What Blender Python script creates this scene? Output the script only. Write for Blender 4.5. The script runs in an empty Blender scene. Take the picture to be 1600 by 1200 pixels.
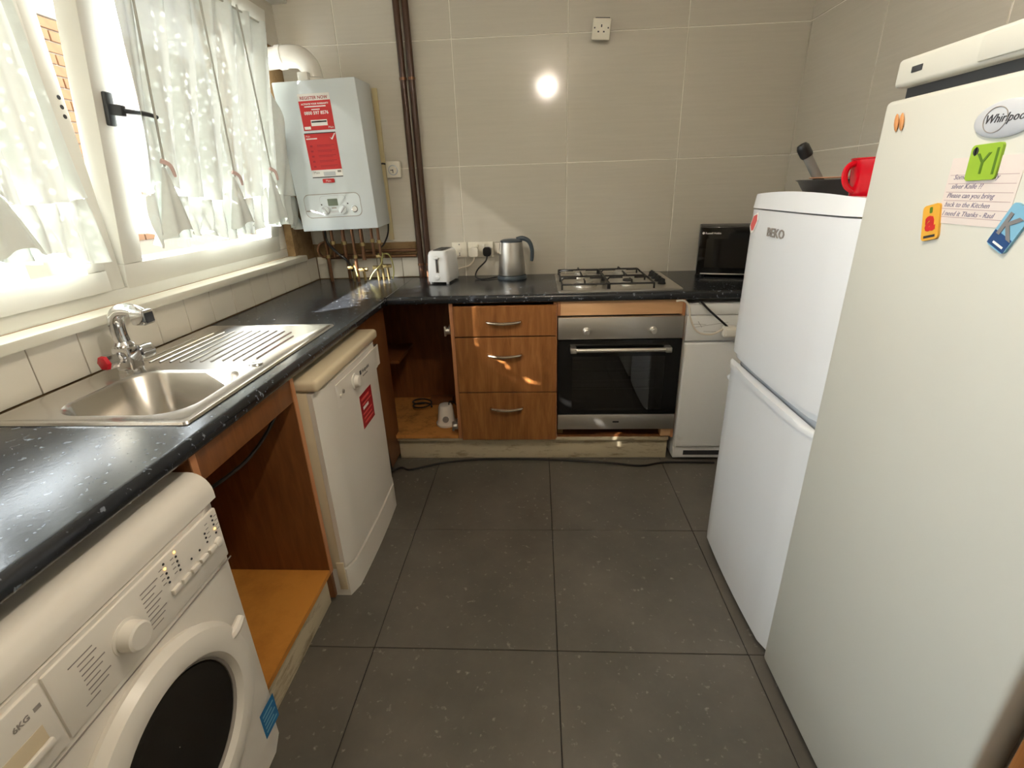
import bpy, bmesh, math, random
from mathutils import Vector, Matrix
random.seed(7)
sc = bpy.context.scene
COL = sc.collection
PI = math.pi

# ------------------------------------------------------------------ camera
F_PX = 763.4653
CAM = Vector((-0.0933, -2.3055, 1.3751))
YAW, PITCH, ROLL = -0.0602, -0.3805, -0.033
cy, sy, cp, sp, cr, sr = math.cos(YAW), math.sin(YAW), math.cos(PITCH), math.sin(PITCH), math.cos(ROLL), math.sin(ROLL)
fwd = Vector((sy * cp, cy * cp, sp)); right0 = Vector((cy, -sy, 0)); up0 = right0.cross(fwd)
rgt = cr * right0 + sr * up0; upv = -sr * right0 + cr * up0
cd = bpy.data.cameras.new('camera'); cam = bpy.data.objects.new('camera', cd); COL.objects.link(cam)
cd.sensor_width = 36.0; cd.lens = F_PX / 1600 * 36.0; cd.clip_start = 0.02
m = Matrix((rgt, upv, -fwd)).transposed().to_4x4(); m.translation = CAM
cam.matrix_world = m
sc.camera = cam

# ------------------------------------------------------------------ world, sun, exposure
w = bpy.data.worlds.new('sky'); sc.world = w; w.use_nodes = True
bg = w.node_tree.nodes['Background']
bg.inputs[0].default_value = (0.86, 0.94, 1.0, 1); bg.inputs[1].default_value = 7.5
sd = bpy.data.lights.new('sun', 'SUN'); so = bpy.data.objects.new('sun', sd); COL.objects.link(so)
sd.energy = 38; sd.angle = math.radians(0.6); sd.color = (1.0, 0.95, 0.86)
so.location = (-6, -5, 5)
so.rotation_euler = Vector((1.0, 0.87, -0.73)).to_track_quat('-Z', 'Y').to_euler()
vs = sc.view_settings
vs.view_transform = 'Standard'; vs.look = 'None'; vs.exposure = 0.6; vs.gamma = 1.0; vs.use_curve_mapping = False

# ------------------------------------------------------------------ materials
def lin(c):
    return tuple((x / 255 / 12.92) if x / 255 <= 0.04045 else ((x / 255 + 0.055) / 1.055) ** 2.4 for x in c)
def newmat(name):
    M = bpy.data.materials.new(name); M.use_nodes = True
    nt = M.node_tree; return M, nt, nt.nodes['Principled BSDF']
def N(nt, typ, **kw):
    n = nt.nodes.new(typ)
    for k, v in kw.items():
        if k in n.inputs: n.inputs[k].default_value = v
        else: setattr(n, k, v)
    return n
def plain(name, rgb, rough=0.5, metal=0.0, var=0.06, scale=30, bump=0.0, spec=0.5, coat=0.0):
    """plain colour with a slight procedural mottling"""
    M, nt, b = newmat(name); c = lin(rgb)
    tc = N(nt, 'ShaderNodeTexCoord'); no = N(nt, 'ShaderNodeTexNoise', Scale=scale, Detail=3.0)
    nt.links.new(tc.outputs['Object'], no.inputs['Vector'])
    mx = N(nt, 'ShaderNodeMix', data_type='RGBA')
    mx.inputs[6].default_value = (*[x * (1 - var) for x in c], 1); mx.inputs[7].default_value = (*[min(1, x * (1 + var)) for x in c], 1)
    nt.links.new(no.outputs['Fac'], mx.inputs[0]); nt.links.new(mx.outputs[2], b.inputs['Base Color'])
    b.inputs['Roughness'].default_value = rough; b.inputs['Metallic'].default_value = metal
    b.inputs['Specular IOR Level'].default_value = spec; b.inputs['Coat Weight'].default_value = coat
    if bump:
        bp = N(nt, 'ShaderNodeBump', Strength=bump, Distance=0.002)
        nt.links.new(no.outputs['Fac'], bp.inputs['Height']); nt.links.new(bp.outputs[0], b.inputs['Normal'])
    return M
def ramp(nt, stops):
    r = nt.nodes.new('ShaderNodeValToRGB')
    while len(r.color_ramp.elements) < len(stops): r.color_ramp.elements.new(0.5)
    for e, (p, c) in zip(r.color_ramp.elements, stops): e.position = p; e.color = (*c, 1)
    return r
def wood(name, a, b_, rough=0.42, scale=(14, 14, 1.6)):
    M, nt, b = newmat(name)
    tc = N(nt, 'ShaderNodeTexCoord'); mp = N(nt, 'ShaderNodeMapping'); mp.inputs['Scale'].default_value = scale
    no = N(nt, 'ShaderNodeTexNoise', Scale=3.0, Detail=6.0, Roughness=0.6, Distortion=0.6)
    nt.links.new(tc.outputs['Object'], mp.inputs[0]); nt.links.new(mp.outputs[0], no.inputs['Vector'])
    r = ramp(nt, [(0.3, lin(a)), (0.52, lin([(x + y) / 2 for x, y in zip(a, b_)])), (0.72, lin(b_))])
    nt.links.new(no.outputs['Fac'], r.inputs[0]); nt.links.new(r.outputs[0], b.inputs['Base Color'])
    b.inputs['Roughness'].default_value = rough
    return M
def worn(name, base, dirt, rough=0.7, scale=9, lo=0.5, hi=0.68, stretch=(1, 1, 1)):
    M, nt, b = newmat(name)
    tc = N(nt, 'ShaderNodeTexCoord'); mp = N(nt, 'ShaderNodeMapping'); mp.inputs['Scale'].default_value = stretch
    no = N(nt, 'ShaderNodeTexNoise', Scale=scale, Detail=8.0, Roughness=0.7)
    nt.links.new(tc.outputs['Object'], mp.inputs[0]); nt.links.new(mp.outputs[0], no.inputs['Vector'])
    r = ramp(nt, [(lo, lin(base)), (hi, lin(dirt))])
    nt.links.new(no.outputs['Fac'], r.inputs[0]); nt.links.new(r.outputs[0], b.inputs['Base Color'])
    b.inputs['Roughness'].default_value = rough
    return M
def steel(name, rgb=(214, 210, 204), rough=0.36, stretch=(2, 2, 160), bump=0.12):
    M, nt, b = newmat(name)
    tc = N(nt, 'ShaderNodeTexCoord'); mp = N(nt, 'ShaderNodeMapping'); mp.inputs['Scale'].default_value = stretch
    no = N(nt, 'ShaderNodeTexNoise', Scale=6.0, Detail=3.0)
    nt.links.new(tc.outputs['Object'], mp.inputs[0]); nt.links.new(mp.outputs[0], no.inputs['Vector'])
    bp = N(nt, 'ShaderNodeBump', Strength=bump, Distance=0.001)
    nt.links.new(no.outputs['Fac'], bp.inputs['Height']); nt.links.new(bp.outputs[0], b.inputs['Normal'])
    b.inputs['Base Color'].default_value = (*lin(rgb), 1); b.inputs['Metallic'].default_value = 1.0; b.inputs['Roughness'].default_value = rough
    return M
def flecked(name, base, fleck, f_scale, thr, rough, base2=None, bump=0.0, world=False, thr2=None):
    """dark stone-like surface with small light flecks"""
    M, nt, b = newmat(name)
    tc = N(nt, 'ShaderNodeTexCoord')
    src = tc.outputs['Object']
    if world:
        ge = N(nt, 'ShaderNodeNewGeometry'); src = ge.outputs['Position']
    big = N(nt, 'ShaderNodeTexNoise', Scale=2.2, Detail=7.0, Roughness=0.65); nt.links.new(src, big.inputs['Vector'])
    rb = ramp(nt, [(0.35, lin(base)), (0.68, lin(base2 or base))]); nt.links.new(big.outputs['Fac'], rb.inputs[0])
    ds = N(nt, 'ShaderNodeTexNoise', Scale=f_scale * 0.6, Detail=2.0); nt.links.new(src, ds.inputs['Vector'])
    va = N(nt, 'ShaderNodeVectorMath', operation='ADD'); sclv = N(nt, 'ShaderNodeVectorMath', operation='SCALE'); sclv.inputs['Scale'].default_value = 0.012
    nt.links.new(ds.outputs['Color'], sclv.inputs[0]); nt.links.new(src, va.inputs[0]); nt.links.new(sclv.outputs[0], va.inputs[1])
    vo = N(nt, 'ShaderNodeTexNoise', Scale=f_scale, Detail=2.5, Roughness=0.6); nt.links.new(va.outputs[0], vo.inputs['Vector'])
    rf = ramp(nt, [(thr, (0, 0, 0)), (thr2 or thr + 0.05, (1, 1, 1))]); nt.links.new(vo.outputs['Fac'], rf.inputs[0])
    mx = N(nt, 'ShaderNodeMix', data_type='RGBA'); mx.inputs[7].default_value = (*lin(fleck), 1)
    nt.links.new(rf.outputs[0], mx.inputs[0]); nt.links.new(rb.outputs[0], mx.inputs[6]); nt.links.new(mx.outputs[2], b.inputs['Base Color'])
    b.inputs['Roughness'].default_value = rough
    if bump:
        bn = N(nt, 'ShaderNodeTexNoise', Scale=90.0, Detail=3.0); nt.links.new(src, bn.inputs['Vector'])
        bp = N(nt, 'ShaderNodeBump', Strength=bump, Distance=0.001)
        nt.links.new(bn.outputs['Fac'], bp.inputs['Height']); nt.links.new(bp.outputs[0], b.inputs['Normal'])
    return M
def glass(name, tint=(1, 1, 1), refl=0.07, rough=0.02):
    M = bpy.data.materials.new(name); M.use_nodes = True; nt = M.node_tree; nt.nodes.clear()
    o = N(nt, 'ShaderNodeOutputMaterial'); t = N(nt, 'ShaderNodeBsdfTransparent'); t.inputs[0].default_value = (*tint, 1)
    g = N(nt, 'ShaderNodeBsdfGlossy'); g.inputs['Roughness'].default_value = rough
    mx = N(nt, 'ShaderNodeMixShader'); mx.inputs[0].default_value = refl
    nt.links.new(t.outputs[0], mx.inputs[1]); nt.links.new(g.outputs[0], mx.inputs[2]); nt.links.new(mx.outputs[0], o.inputs[0])
    return M
def lace(name):
    M = bpy.data.materials.new(name); M.use_nodes = True; nt = M.node_tree; nt.nodes.clear()
    o = N(nt, 'ShaderNodeOutputMaterial')
    tr = N(nt, 'ShaderNodeBsdfTransparent'); tl = N(nt, 'ShaderNodeBsdfTranslucent'); df = N(nt, 'ShaderNodeBsdfDiffuse')
    tl.inputs[0].default_value = (0.78, 0.86, 0.82, 1); df.inputs[0].default_value = (0.80, 0.84, 0.81, 1)
    ge = N(nt, 'ShaderNodeTexCoord')
    vo = N(nt, 'ShaderNodeTexVoronoi', Scale=38.0); nt.links.new(ge.outputs['Object'], vo.inputs['Vector'])
    r = ramp(nt, [(0.30, (0.0, 0.0, 0.0)), (0.42, (0.018, 0.018, 0.018))]); nt.links.new(vo.outputs['Distance'], r.inputs[0])
    m1 = N(nt, 'ShaderNodeMixShader'); r1 = ramp(nt, [(0.24, (0.925, 0.925, 0.925)), (0.36, (0.983, 0.983, 0.983))]); nt.links.new(vo.outputs['Distance'], r1.inputs[0]); nt.links.new(r1.outputs[0], m1.inputs[0])
    nt.links.new(tl.outputs[0], m1.inputs[1]); nt.links.new(df.outputs[0], m1.inputs[2])
    m2 = N(nt, 'ShaderNodeMixShader'); nt.links.new(r.outputs[0], m2.inputs[0])
    nt.links.new(m1.outputs[0], m2.inputs[1]); nt.links.new(tr.outputs[0], m2.inputs[2]); nt.links.new(m2.outputs[0], o.inputs[0])
    return M
def glow(name, rgb, s):
    M, nt, b = newmat(name); b.inputs['Emission Color'].default_value = (*lin(rgb), 1); b.inputs['Emission Strength'].default_value = s
    b.inputs['Base Color'].default_value = (*lin(rgb), 1); return M
def tiles_mat(name, rgb, rough):
    M, nt, b = newmat(name); c = lin(rgb)
    ge = N(nt, 'ShaderNodeNewGeometry'); mp = N(nt, 'ShaderNodeMapping'); mp.inputs['Scale'].default_value = (2, 2, 40)
    no = N(nt, 'ShaderNodeTexNoise', Scale=2.0, Detail=5.0, Roughness=0.65)
    nt.links.new(ge.outputs['Position'], mp.inputs[0]); nt.links.new(mp.outputs[0], no.inputs['Vector'])
    r = ramp(nt, [(0.3, [x * 0.97 for x in c]), (0.7, [x * 1.03 for x in c])]); nt.links.new(no.outputs['Fac'], r.inputs[0])
    nt.links.new(r.outputs[0], b.inputs['Base Color']); b.inputs['Roughness'].default_value = rough
    bp = N(nt, 'ShaderNodeBump', Strength=0.02, Distance=0.001); nt.links.new(no.outputs['Fac'], bp.inputs['Height']); nt.links.new(bp.outputs[0], b.inputs['Normal'])
    return M

MT = dict(
    walltile=tiles_mat('taupe_wall_tile', (204, 198, 185), 0.12),
    grout=plain('cream_grout', (240, 236, 224), 0.8),
    plaster=worn('bare_plaster', (150, 122, 84), (110, 84, 54), 0.9, 7),
    paint=plain('cream_paint', (190, 180, 158), 0.7),
    ceil=plain('ceiling_paint', (226, 222, 212), 0.8),
    floortile=flecked('charcoal_floor_tile', (86, 82, 75), (150, 145, 136), 48, 0.64, 0.42, (108, 102, 93), 0.12, True, 0.80),
    joint=plain('dark_joint', (38, 35, 32), 0.8),
    smalltile=plain('cream_small_tile', (226, 221, 208), 0.28, var=0.05, scale=4),
    worktop=flecked('black_fleck_worktop', (27, 29, 33), (118, 126, 136), 60, 0.63, 0.22, (46, 49, 54), 0.25, True),
    oak=wood('oak_drawer', (126, 76, 34), (168, 112, 62)),
    oakh=wood('oak_rail', (212, 164, 118), (226, 180, 134), scale=(1.6, 14, 14)),
    oakedge=wood('pink_oak_edge', (186, 124, 82), (206, 146, 102)),
    board=wood('brown_cabinet_board', (112, 66, 34), (138, 86, 46)),
    chip=worn('stained_chipboard', (196, 132, 66), (120, 74, 34), 0.75, 12, 0.5, 0.75),
    orange=worn('orange_cabinet_floor', (206, 138, 58), (170, 104, 40), 0.55, 5, 0.45, 0.8),
    plinth=worn('worn_white_plinth', (206, 192, 162), (134, 110, 78), 0.75, 7, 0.52, 0.72, (1, 1, 4)),
    white=plain('white_enamel', (236, 238, 240), 0.24, var=0.015, scale=5),
    cream=plain('cream_enamel', (208, 207, 196), 0.30, var=0.02, scale=5),
    wmwhite=plain('warm_white_plastic', (230, 224, 214), 0.34, var=0.015, scale=5),
    lid=plain('beige_lid', (214, 198, 168), 0.36, var=0.02, scale=5),
    dirty=worn('scuffed_white_metal', (232, 231, 227), (176, 166, 148), 0.36, 5, 0.62, 0.9),
    boiler=plain('boiler_white', (216, 224, 228), 0.26, var=0.01),
    upvc=plain('white_upvc', (224, 222, 214), 0.32, var=0.02, scale=6),
    sill=plain('sill_white_paint', (222, 220, 206), 0.45, var=0.03),
    steel=steel('brushed_steel'), steelv=steel('brushed_steel_turned', stretch=(40, 40, 2)),
    sink=steel('sink_steel', (206, 202, 196), 0.22, (60, 4, 60), 0.06),
    chrome=plain('chrome', (224, 224, 226), 0.08, 1.0, var=0.02),
    handle=plain('satin_handle', (200, 188, 172), 0.25, 1.0, var=0.02),
    black=plain('black_plastic', (20, 20, 22), 0.35, var=0.1),
    iron=plain('black_cast_iron', (22, 20, 20), 0.5, var=0.2),
    blackgloss=plain('black_glass', (14, 14, 14), 0.10, var=0.0),
    darkgrey=plain('dark_grey_plastic', (58, 60, 64), 0.4),
    cavity=plain('oven_cavity', (34, 33, 32), 0.5),
    kettledark=plain('slate_kettle_plastic', (66, 76, 84), 0.3),
    glass=glass('window_glass'), ovenglass=glass('dark_oven_glass', (0.25, 0.25, 0.25), 0.10),
    doorglass=plain('smoked_door_glass', (20, 17, 14), 0.07, var=0.0),
    lace=lace('white_lace'), cord=plain('grey_braid', (196, 196, 188), 0.8), ribbon=plain('pink_ribbon', (226, 196, 190), 0.7),
    copper=plain('aged_copper', (128, 94, 70), 0.34, 0.85, var=0.25, scale=18),
    brownpipe=plain('brown_painted_pipe', (74, 50, 36), 0.28, 0.1, var=0.12, scale=8),
    brass=plain('dull_brass', (176, 156, 110), 0.3, 0.9, var=0.2),
    flue=plain('white_flue', (228, 224, 214), 0.18, var=0.02), trunk=plain('cream_trunking', (206, 192, 150), 0.5),
    red=plain('sticker_red', (206, 44, 44), 0.4, var=0.03), darkred=plain('sticker_dark_red', (168, 28, 40), 0.4),
    redplastic=plain('red_plastic', (200, 10, 30), 0.22), redcap=plain('red_tap_cap', (190, 16, 34), 0.25),
    paperwhite=plain('white_print', (238, 236, 232), 0.5, var=0.01), ink=plain('dark_print', (48, 48, 52), 0.6, var=0.0),
    greyink=plain('grey_print', (150, 143, 136), 0.6, var=0.0), penink=plain('violet_pen_ink', (112, 104, 130), 0.6, var=0.0),
    paper=plain('pinkish_note_paper', (220, 208, 200), 0.7, var=0.02), rule=plain('ruled_line', (168, 140, 140), 0.7, var=0.0),
    lcd=plain('lcd_grey_green', (112, 124, 108), 0.3), blue=plain('label_blue', (24, 112, 170), 0.4), lightblue=plain('magnet_sky_blue', (126, 180, 206), 0.4),
    navy=plain('magnet_navy', (38, 74, 124), 0.4), green=plain('magnet_green', (148, 184, 52), 0.4), dkgreen=plain('magnet_dark_green', (84, 120, 30), 0.4),
    yellow=plain('magnet_yellow', (230, 172, 62), 0.4), orangew=plain('almond_brown', (200, 136, 78), 0.45), ropegrey=plain('rope_grey', (126, 124, 124), 0.5),
    led=glow('amber_led', (255, 190, 90), 3.0), pinkred=plain('pink_red_print', (222, 92, 88), 0.5),
    wirey=plain('yellow_green_wire', (172, 166, 96), 0.5), cablew=plain('white_cable', (226, 214, 196), 0.45), cableb=plain('black_cable', (24, 22, 22), 0.45),
    pan=plain('black_nonstick', (30, 27, 26), 0.42), pangrey=plain('grey_pan_handle', (118, 118, 114), 0.4), tanrim=plain('tan_board', (196, 140, 104), 0.5),
    brick=plain('yellow_stock_brick', (104, 72, 42), 0.9, var=0.35, scale=14), mortar=plain('mortar', (122, 112, 96), 0.9),
    slate=plain('grey_slate', (120, 122, 128), 0.7, var=0.2), yard=plain('yard_concrete', (128, 126, 120), 0.9),
    plug=plain('white_plug', (236, 230, 216), 0.35), socket=plain('socket_white', (232, 226, 210), 0.35),
    bulb=glow('warm_bulb', (255, 180, 80), 6.0), badge=plain('silver_badge', (206, 209, 214), 0.2, 0.15),
)

# ------------------------------------------------------------------ geometry helpers
def merge(bm, b2, M=None):
    if M is not None: bmesh.ops.transform(b2, matrix=M, verts=b2.verts)
    me = bpy.data.meshes.new('tmp'); b2.to_mesh(me); b2.free(); bm.from_mesh(me); bpy.data.meshes.remove(me)
def B(): return bmesh.new()
def box(bm, x0, x1, y0, y1, z0, z1, bev=0.0, seg=2, M=None):
    b = bmesh.new(); bmesh.ops.create_cube(b, size=1)
    for v in b.verts: v.co = Vector(((x0 + x1) / 2 + v.co.x * (x1 - x0), (y0 + y1) / 2 + v.co.y * (y1 - y0), (z0 + z1) / 2 + v.co.z * (z1 - z0)))
    if bev: bmesh.ops.bevel(b, geom=b.edges[:], offset=bev, segments=seg, profile=0.5, affect='EDGES')
    merge(bm, b, M); return bm
def bx(*a, **k): return box(bmesh.new(), *a, **k)
def basis(d):
    d = Vector(d).normalized(); a = Vector((0, 0, 1)) if abs(d.z) < 0.9 else Vector((1, 0, 0))
    u = d.cross(a).normalized(); return u, d.cross(u).normalized(), d
def rings(bm, rs, closed=False, cap=True):
    n = len(rs[0]); V = [[bm.verts.new(p) for p in r] for r in rs]
    for i in range(len(V) - (0 if closed else 1)):
        A, C = V[i], V[(i + 1) % len(V)]
        for k in range(n):
            bm.faces.new((A[k], A[(k + 1) % n], C[(k + 1) % n], C[k]))
    if cap and not closed:
        bm.faces.new(list(reversed(V[0]))); bm.faces.new(V[-1])
    return bm
def lathe(bm, prof, o=(0, 0, 0), d=(0, 0, 1), n=32, cap=True):
    """prof = [(radius, distance along d)]"""
    u, v, w_ = basis(d); o = Vector(o)
    rings(bm, [[o + w_ * h + (u * math.cos(2 * PI * k / n) + v * math.sin(2 * PI * k / n)) * max(r, 1e-4) for k in range(n)] for r, h in prof], cap=cap); return bm
def cyl(bm, p0, p1, r0, r1=None, n=20):
    p0, p1 = Vector(p0), Vector(p1); return lathe(bm, [(r0, 0), (r1 if r1 is not None else r0, (p1 - p0).length)], p0, p1 - p0, n)
def smoothpts(P, k=6):
    P = [Vector(p) for p in P]; out = []
    for i in range(len(P) - 1):
        a, b, c, d = P[max(i - 1, 0)], P[i], P[i + 1], P[min(i + 2, len(P) - 1)]
        for j in range(k):
            t = j / k
            out.append(0.5 * ((2 * b) + (c - a) * t + (2 * a - 5 * b + 4 * c - d) * t * t + (3 * b - a - 3 * c + d) * t ** 3))
    return out + [P[-1]]
def tube(bm, pts, r, n=8, k=6, smooth=True):
    P = smoothpts(pts, k) if smooth else [Vector(p) for p in pts]
    R = r if callable(r) else (lambda t: r)
    u = None; rs = []
    for i, p in enumerate(P):
        d = (P[min(i + 1, len(P) - 1)] - P[max(i - 1, 0)]).normalized()
        if u is None: u = basis(d)[0]
        u = (u - d * u.dot(d)).normalized(); v = d.cross(u); rr = R(i / (len(P) - 1))
        rs.append([p + (u * math.cos(2 * PI * q / n) + v * math.sin(2 * PI * q / n)) * rr for q in range(n)])
    return rings(bm, rs, cap=True)
def prism(bm, poly, o, u, v, h):
    """polygon [(a,b)] in plane o + a*u + b*v, extruded by vector h"""
    o, u, v, h = Vector(o), Vector(u), Vector(v), Vector(h)
    A = [bm.verts.new(o + u * a + v * b) for a, b in poly]; C = [bm.verts.new(x.co + h) for x in A]; n = len(A)
    bm.faces.new(list(reversed(A))); bm.faces.new(C)
    for k in range(n): bm.faces.new((A[k], A[(k + 1) % n], C[(k + 1) % n], C[k]))
    return bm
def rrect(w_, h_, r, n=5):
    P = []
    for cx, cy_, a0 in ((w_ - r, h_ - r, 0), (r, h_ - r, 90), (r, r, 180), (w_ - r, r, 270)):
        for k in range(n + 1):
            a = math.radians(a0 + 90 * k / n); P.append((cx + r * math.cos(a), cy_ + r * math.sin(a)))
    return P
def circ(r, n=28, cx=0, cy_=0, ry=None): return [(cx + r * math.cos(2 * PI * k / n), cy_ + (ry or r) * math.sin(2 * PI * k / n)) for k in range(n)]

OFF = {}
def obj(name, bm, mat, parent=None, local=False, ang=38, base=None):
    bmesh.ops.recalc_face_normals(bm, faces=bm.faces[:])
    for f in bm.faces: f.smooth = True
    for e in bm.edges:
        if len(e.link_faces) == 2 and e.calc_face_angle(0) > math.radians(ang): e.smooth = False
    if parent is not None: off = Vector() if local else OFF[parent.name]
    elif local: off = Vector()
    else:
        xs = [v.co for v in bm.verts]; lo = [min(c[i] for c in xs) for i in range(3)]; hi = [max(c[i] for c in xs) for i in range(3)]
        off = Vector(((lo[0] + hi[0]) / 2, (lo[1] + hi[1]) / 2, lo[2]))
    if off.length: bmesh.ops.translate(bm, verts=bm.verts, vec=-off)
    me = bpy.data.meshes.new(name); bm.to_mesh(me); bm.free(); me.materials.append(MT[mat])
    o = bpy.data.objects.new(name, me); COL.objects.link(o)
    if parent is not None: o.parent = parent; OFF[o.name] = OFF[parent.name]
    else: o.location = off; OFF[o.name] = off.copy()
    return o
def thing(name, label, cat, loc, rot=(0, 0, 0), group=None):
    o = bpy.data.objects.new(name, None); COL.objects.link(o); o.location = loc; o.rotation_euler = rot; o.empty_display_size = 0.05
    OFF[o.name] = Vector(loc); return tag(o, label, cat, group)
def tag(o, label, cat, group=None):
    o['label'] = label; o['category'] = cat
    if group: o['group'] = group
    return o
def struct(o, label=None):
    o['kind'] = 'structure'
    if label: o['label'] = label
    return o
def text(name, body, size, mat, parent, o, u, v, align='LEFT', depth=0.0006, shear=0.0, local=False, bold=0.0, sx=1.0):
    cu = bpy.data.curves.new('t', 'FONT'); cu.body = body; cu.size = size; cu.align_x = align; cu.extrude = depth / 2; cu.shear = shear; cu.offset = bold; cu.resolution_u = 2
    t = bpy.data.objects.new('t', cu); me = bpy.data.meshes.new_from_object(t); bpy.data.objects.remove(t); bpy.data.curves.remove(cu)
    b = bmesh.new(); b.from_mesh(me); bpy.data.meshes.remove(me)
    o, u, v = Vector(o), Vector(u), Vector(v); n = u.cross(v)
    for x in b.verts: x.co = o + u * (x.co.x * sx) + v * x.co.y + n * (x.co.z + depth / 2)
    return obj(name, b, mat, parent, local=local)
def plate(name, poly, mat, parent, o, u, v, th=0.0006, local=False):
    """flat printed plate lying on a face, proud by th"""
    u, v = Vector(u), Vector(v); return obj(name, prism(B(), poly, o, u, v, u.cross(v) * th), mat, parent, local=local)
def rect(w_, h_): return [(0, 0), (w_, 0), (w_, h_), (0, h_)]
X, Y, Z = Vector((1, 0, 0)), Vector((0, 1, 0)), Vector((0, 0, 1))
XL, XR, YB, YF, ZC = -1.395, 1.222, 0.57, -3.4, 2.42      # room
ZW = 0.91

# ================================================================== SETTING
G = 0.595; FX0, FY0 = -0.0447, -0.5746
fl = struct(obj('floor', bx(XL - 0.25, XR + 0.1, YF - 0.1, YB + 0.1, -0.08, -0.003), 'joint'))
def cuts(a, b, first, step):
    k = math.ceil((a - first) / step - 1e-6); L = [a]
    while first + k * step < b - 1e-4:
        if first + k * step > a + 1e-4: L.append(first + k * step)
        k += 1
    return L + [b]
def tile_grid(parent, name, mat, us, vs_, mk, gap, skip=None):
    """mk(u0,u1,v0,v1)->bmesh around origin plus location"""
    cache = {}
    for i in range(len(us) - 1):
        for j in range(len(vs_) - 1):
            a, b, c, d = us[i] + gap, us[i + 1] - gap, vs_[j] + gap, vs_[j + 1] - gap
            if b - a < 0.004 or d - c < 0.004 or (skip and skip(a, b, c, d)): continue
            key = (round(b - a, 4), round(d - c, 4)); loc = mk((a + b) / 2, (c + d) / 2)
            if key in cache:
                o = bpy.data.objects.new(name, cache[key]); COL.objects.link(o); o.parent = parent
            else:
                o = obj(name, mk(None, None, b - a, d - c), mat, parent, local=True); cache[key] = o.data
            o.location = loc - OFF[parent.name]
def mk_floor(a, b, w_=None, h_=None):
    return Vector((a, b, 0)) if w_ is None else bx(-w_ / 2, w_ / 2, -h_ / 2, h_ / 2, -0.004, 0, 0.0012, 1)
tile_grid(fl, 'floor_tile', 'floortile', cuts(XL, XR, FX0, G), cuts(YF, YB, FY0, G), mk_floor, 0.0015)

TW = 0.578; WZ = 2.072; zrows = [0.915, WZ - TW * 2 + 0.002, WZ - TW, WZ, ZC]
wb = struct(obj('wall_back', bx(XL - 0.25, XR + 0.1, YB, YB + 0.12, -0.05, ZC), 'plaster'))
obj('grout', bx(-0.755, XR, YB - 0.004, YB, 0.90, ZC), 'grout', wb); obj('grout', bx(XL, -0.755, YB - 0.004, YB, 1.11, ZC), 'grout', wb)
def mk_back(a, b, w_=None, h_=None):
    return Vector((a, YB - 0.003, b)) if w_ is None else bx(-w_ / 2, w_ / 2, -0.004, 0.003, -h_ / 2, h_ / 2, 0.001, 1)
cols = cuts(-0.755, XR, XR, TW)
tile_grid(wb, 'wall_tile', 'walltile', cols, [0.905, WZ - TW, WZ, ZC], mk_back, 0.0026)
tile_grid(wb, 'wall_tile', 'walltile', cuts(XL, -0.755, XR - 8 * TW, TW), [1.11, WZ - TW, WZ, ZC], mk_back, 0.0026)
def mk_small(a, b, w_=None, h_=None):
    return Vector((a, YB - 0.003, b)) if w_ is None else bx(-w_ / 2, w_ / 2, -0.004, 0.003, -h_ / 2, h_ / 2, 0.0015, 1)
tile_grid(wb, 'upstand_tile', 'smalltile', cuts(XL + 0.008, -0.745, XL + 0.008 + 0.06, 0.148), [0.912, 1.038], mk_small, 0.0014)

wr = struct(obj('wall_right', bx(XR, XR + 0.12, YF, YB + 0.12, -0.05, ZC), 'plaster'))
obj('grout', bx(XR - 0.001, XR + 0.003, YF, YB, 0.0, ZC), 'grout', wr)
def mk_right(a, b, w_=None, h_=None):
    return Vector((XR + 0.002, a, b)) if w_ is None else bx(-0.006, 0.003, -w_ / 2, w_ / 2, -h_ / 2, h_ / 2, 0.001, 1)
tile_grid(wr, 'wall_tile', 'walltile', cuts(YF, YB - 0.007, YB - 0.596, TW), [0.34, WZ - 2 * TW, WZ - TW, WZ, ZC], mk_right, 0.0026)

# left wall with the window opening
WY0, WY1, WZ0, WZ1 = -2.75, 0.335, 1.06, 2.21  # unseen left end lengthened and left uncurtained to let in more daylight
b = B(); XO = XL - 0.26
box(b, XO, XL, YF, YB + 0.12, -0.05, WZ0); box(b, XO, XL, YF, YB + 0.12, WZ1, ZC); box(b, XO, XL, YF, WY0, WZ0, WZ1); box(b, XO, XL, WY1, YB + 0.12, WZ0, WZ1)
wl = struct(obj('wall_left', b, 'plaster'))
def mk_left(a, b_, w_=None, h_=None):
    return Vector((XL + 0.003, a, b_)) if w_ is None else bx(-0.004, 0.004, -w_ / 2, w_ / 2, -h_ / 2, h_ / 2, 0.0012, 1)
tile_grid(wl, 'upstand_tile', 'smalltile', cuts(-2.69, YB - 0.008, -1.19, 0.1485), [0.912, 1.038], mk_left, 0.0014)
tile_grid(wl, 'wall_tile', 'walltile', [WY1 + 0.01, YB - 0.008], [2.06, ZC], mk_left, 0.0018)
tile_grid(wl, 'wall_tile', 'walltile', [WY0, -2.1, -1.5, -0.9, -0.3, WY1 + 0.01], [WZ1 + 0.01, ZC], mk_left, 0.0018)
struct(obj('wall_front', bx(XL - 0.25, XR + 0.1, YF - 0.12, YF, -0.05, ZC), 'paint'))
struct(obj('ceiling', bx(XL - 0.26, XR + 0.12, YF - 0.12, YB + 0.12, ZC, ZC + 0.1), 'ceil'))
struct(obj('trim_1', bx(XL, XL + 0.085, -0.25, YB - 0.008, 2.25, 2.33, 0.004), 'upvc'), 'white boxed trunking along the left wall above the flue')
struct(obj('trim_2', bx(XL - 0.04, -1.352, WY0 - 0.04, WY1 + 0.045, 1.043, 1.072, 0.005), 'sill'), 'white painted window board under the lace curtains')

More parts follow.
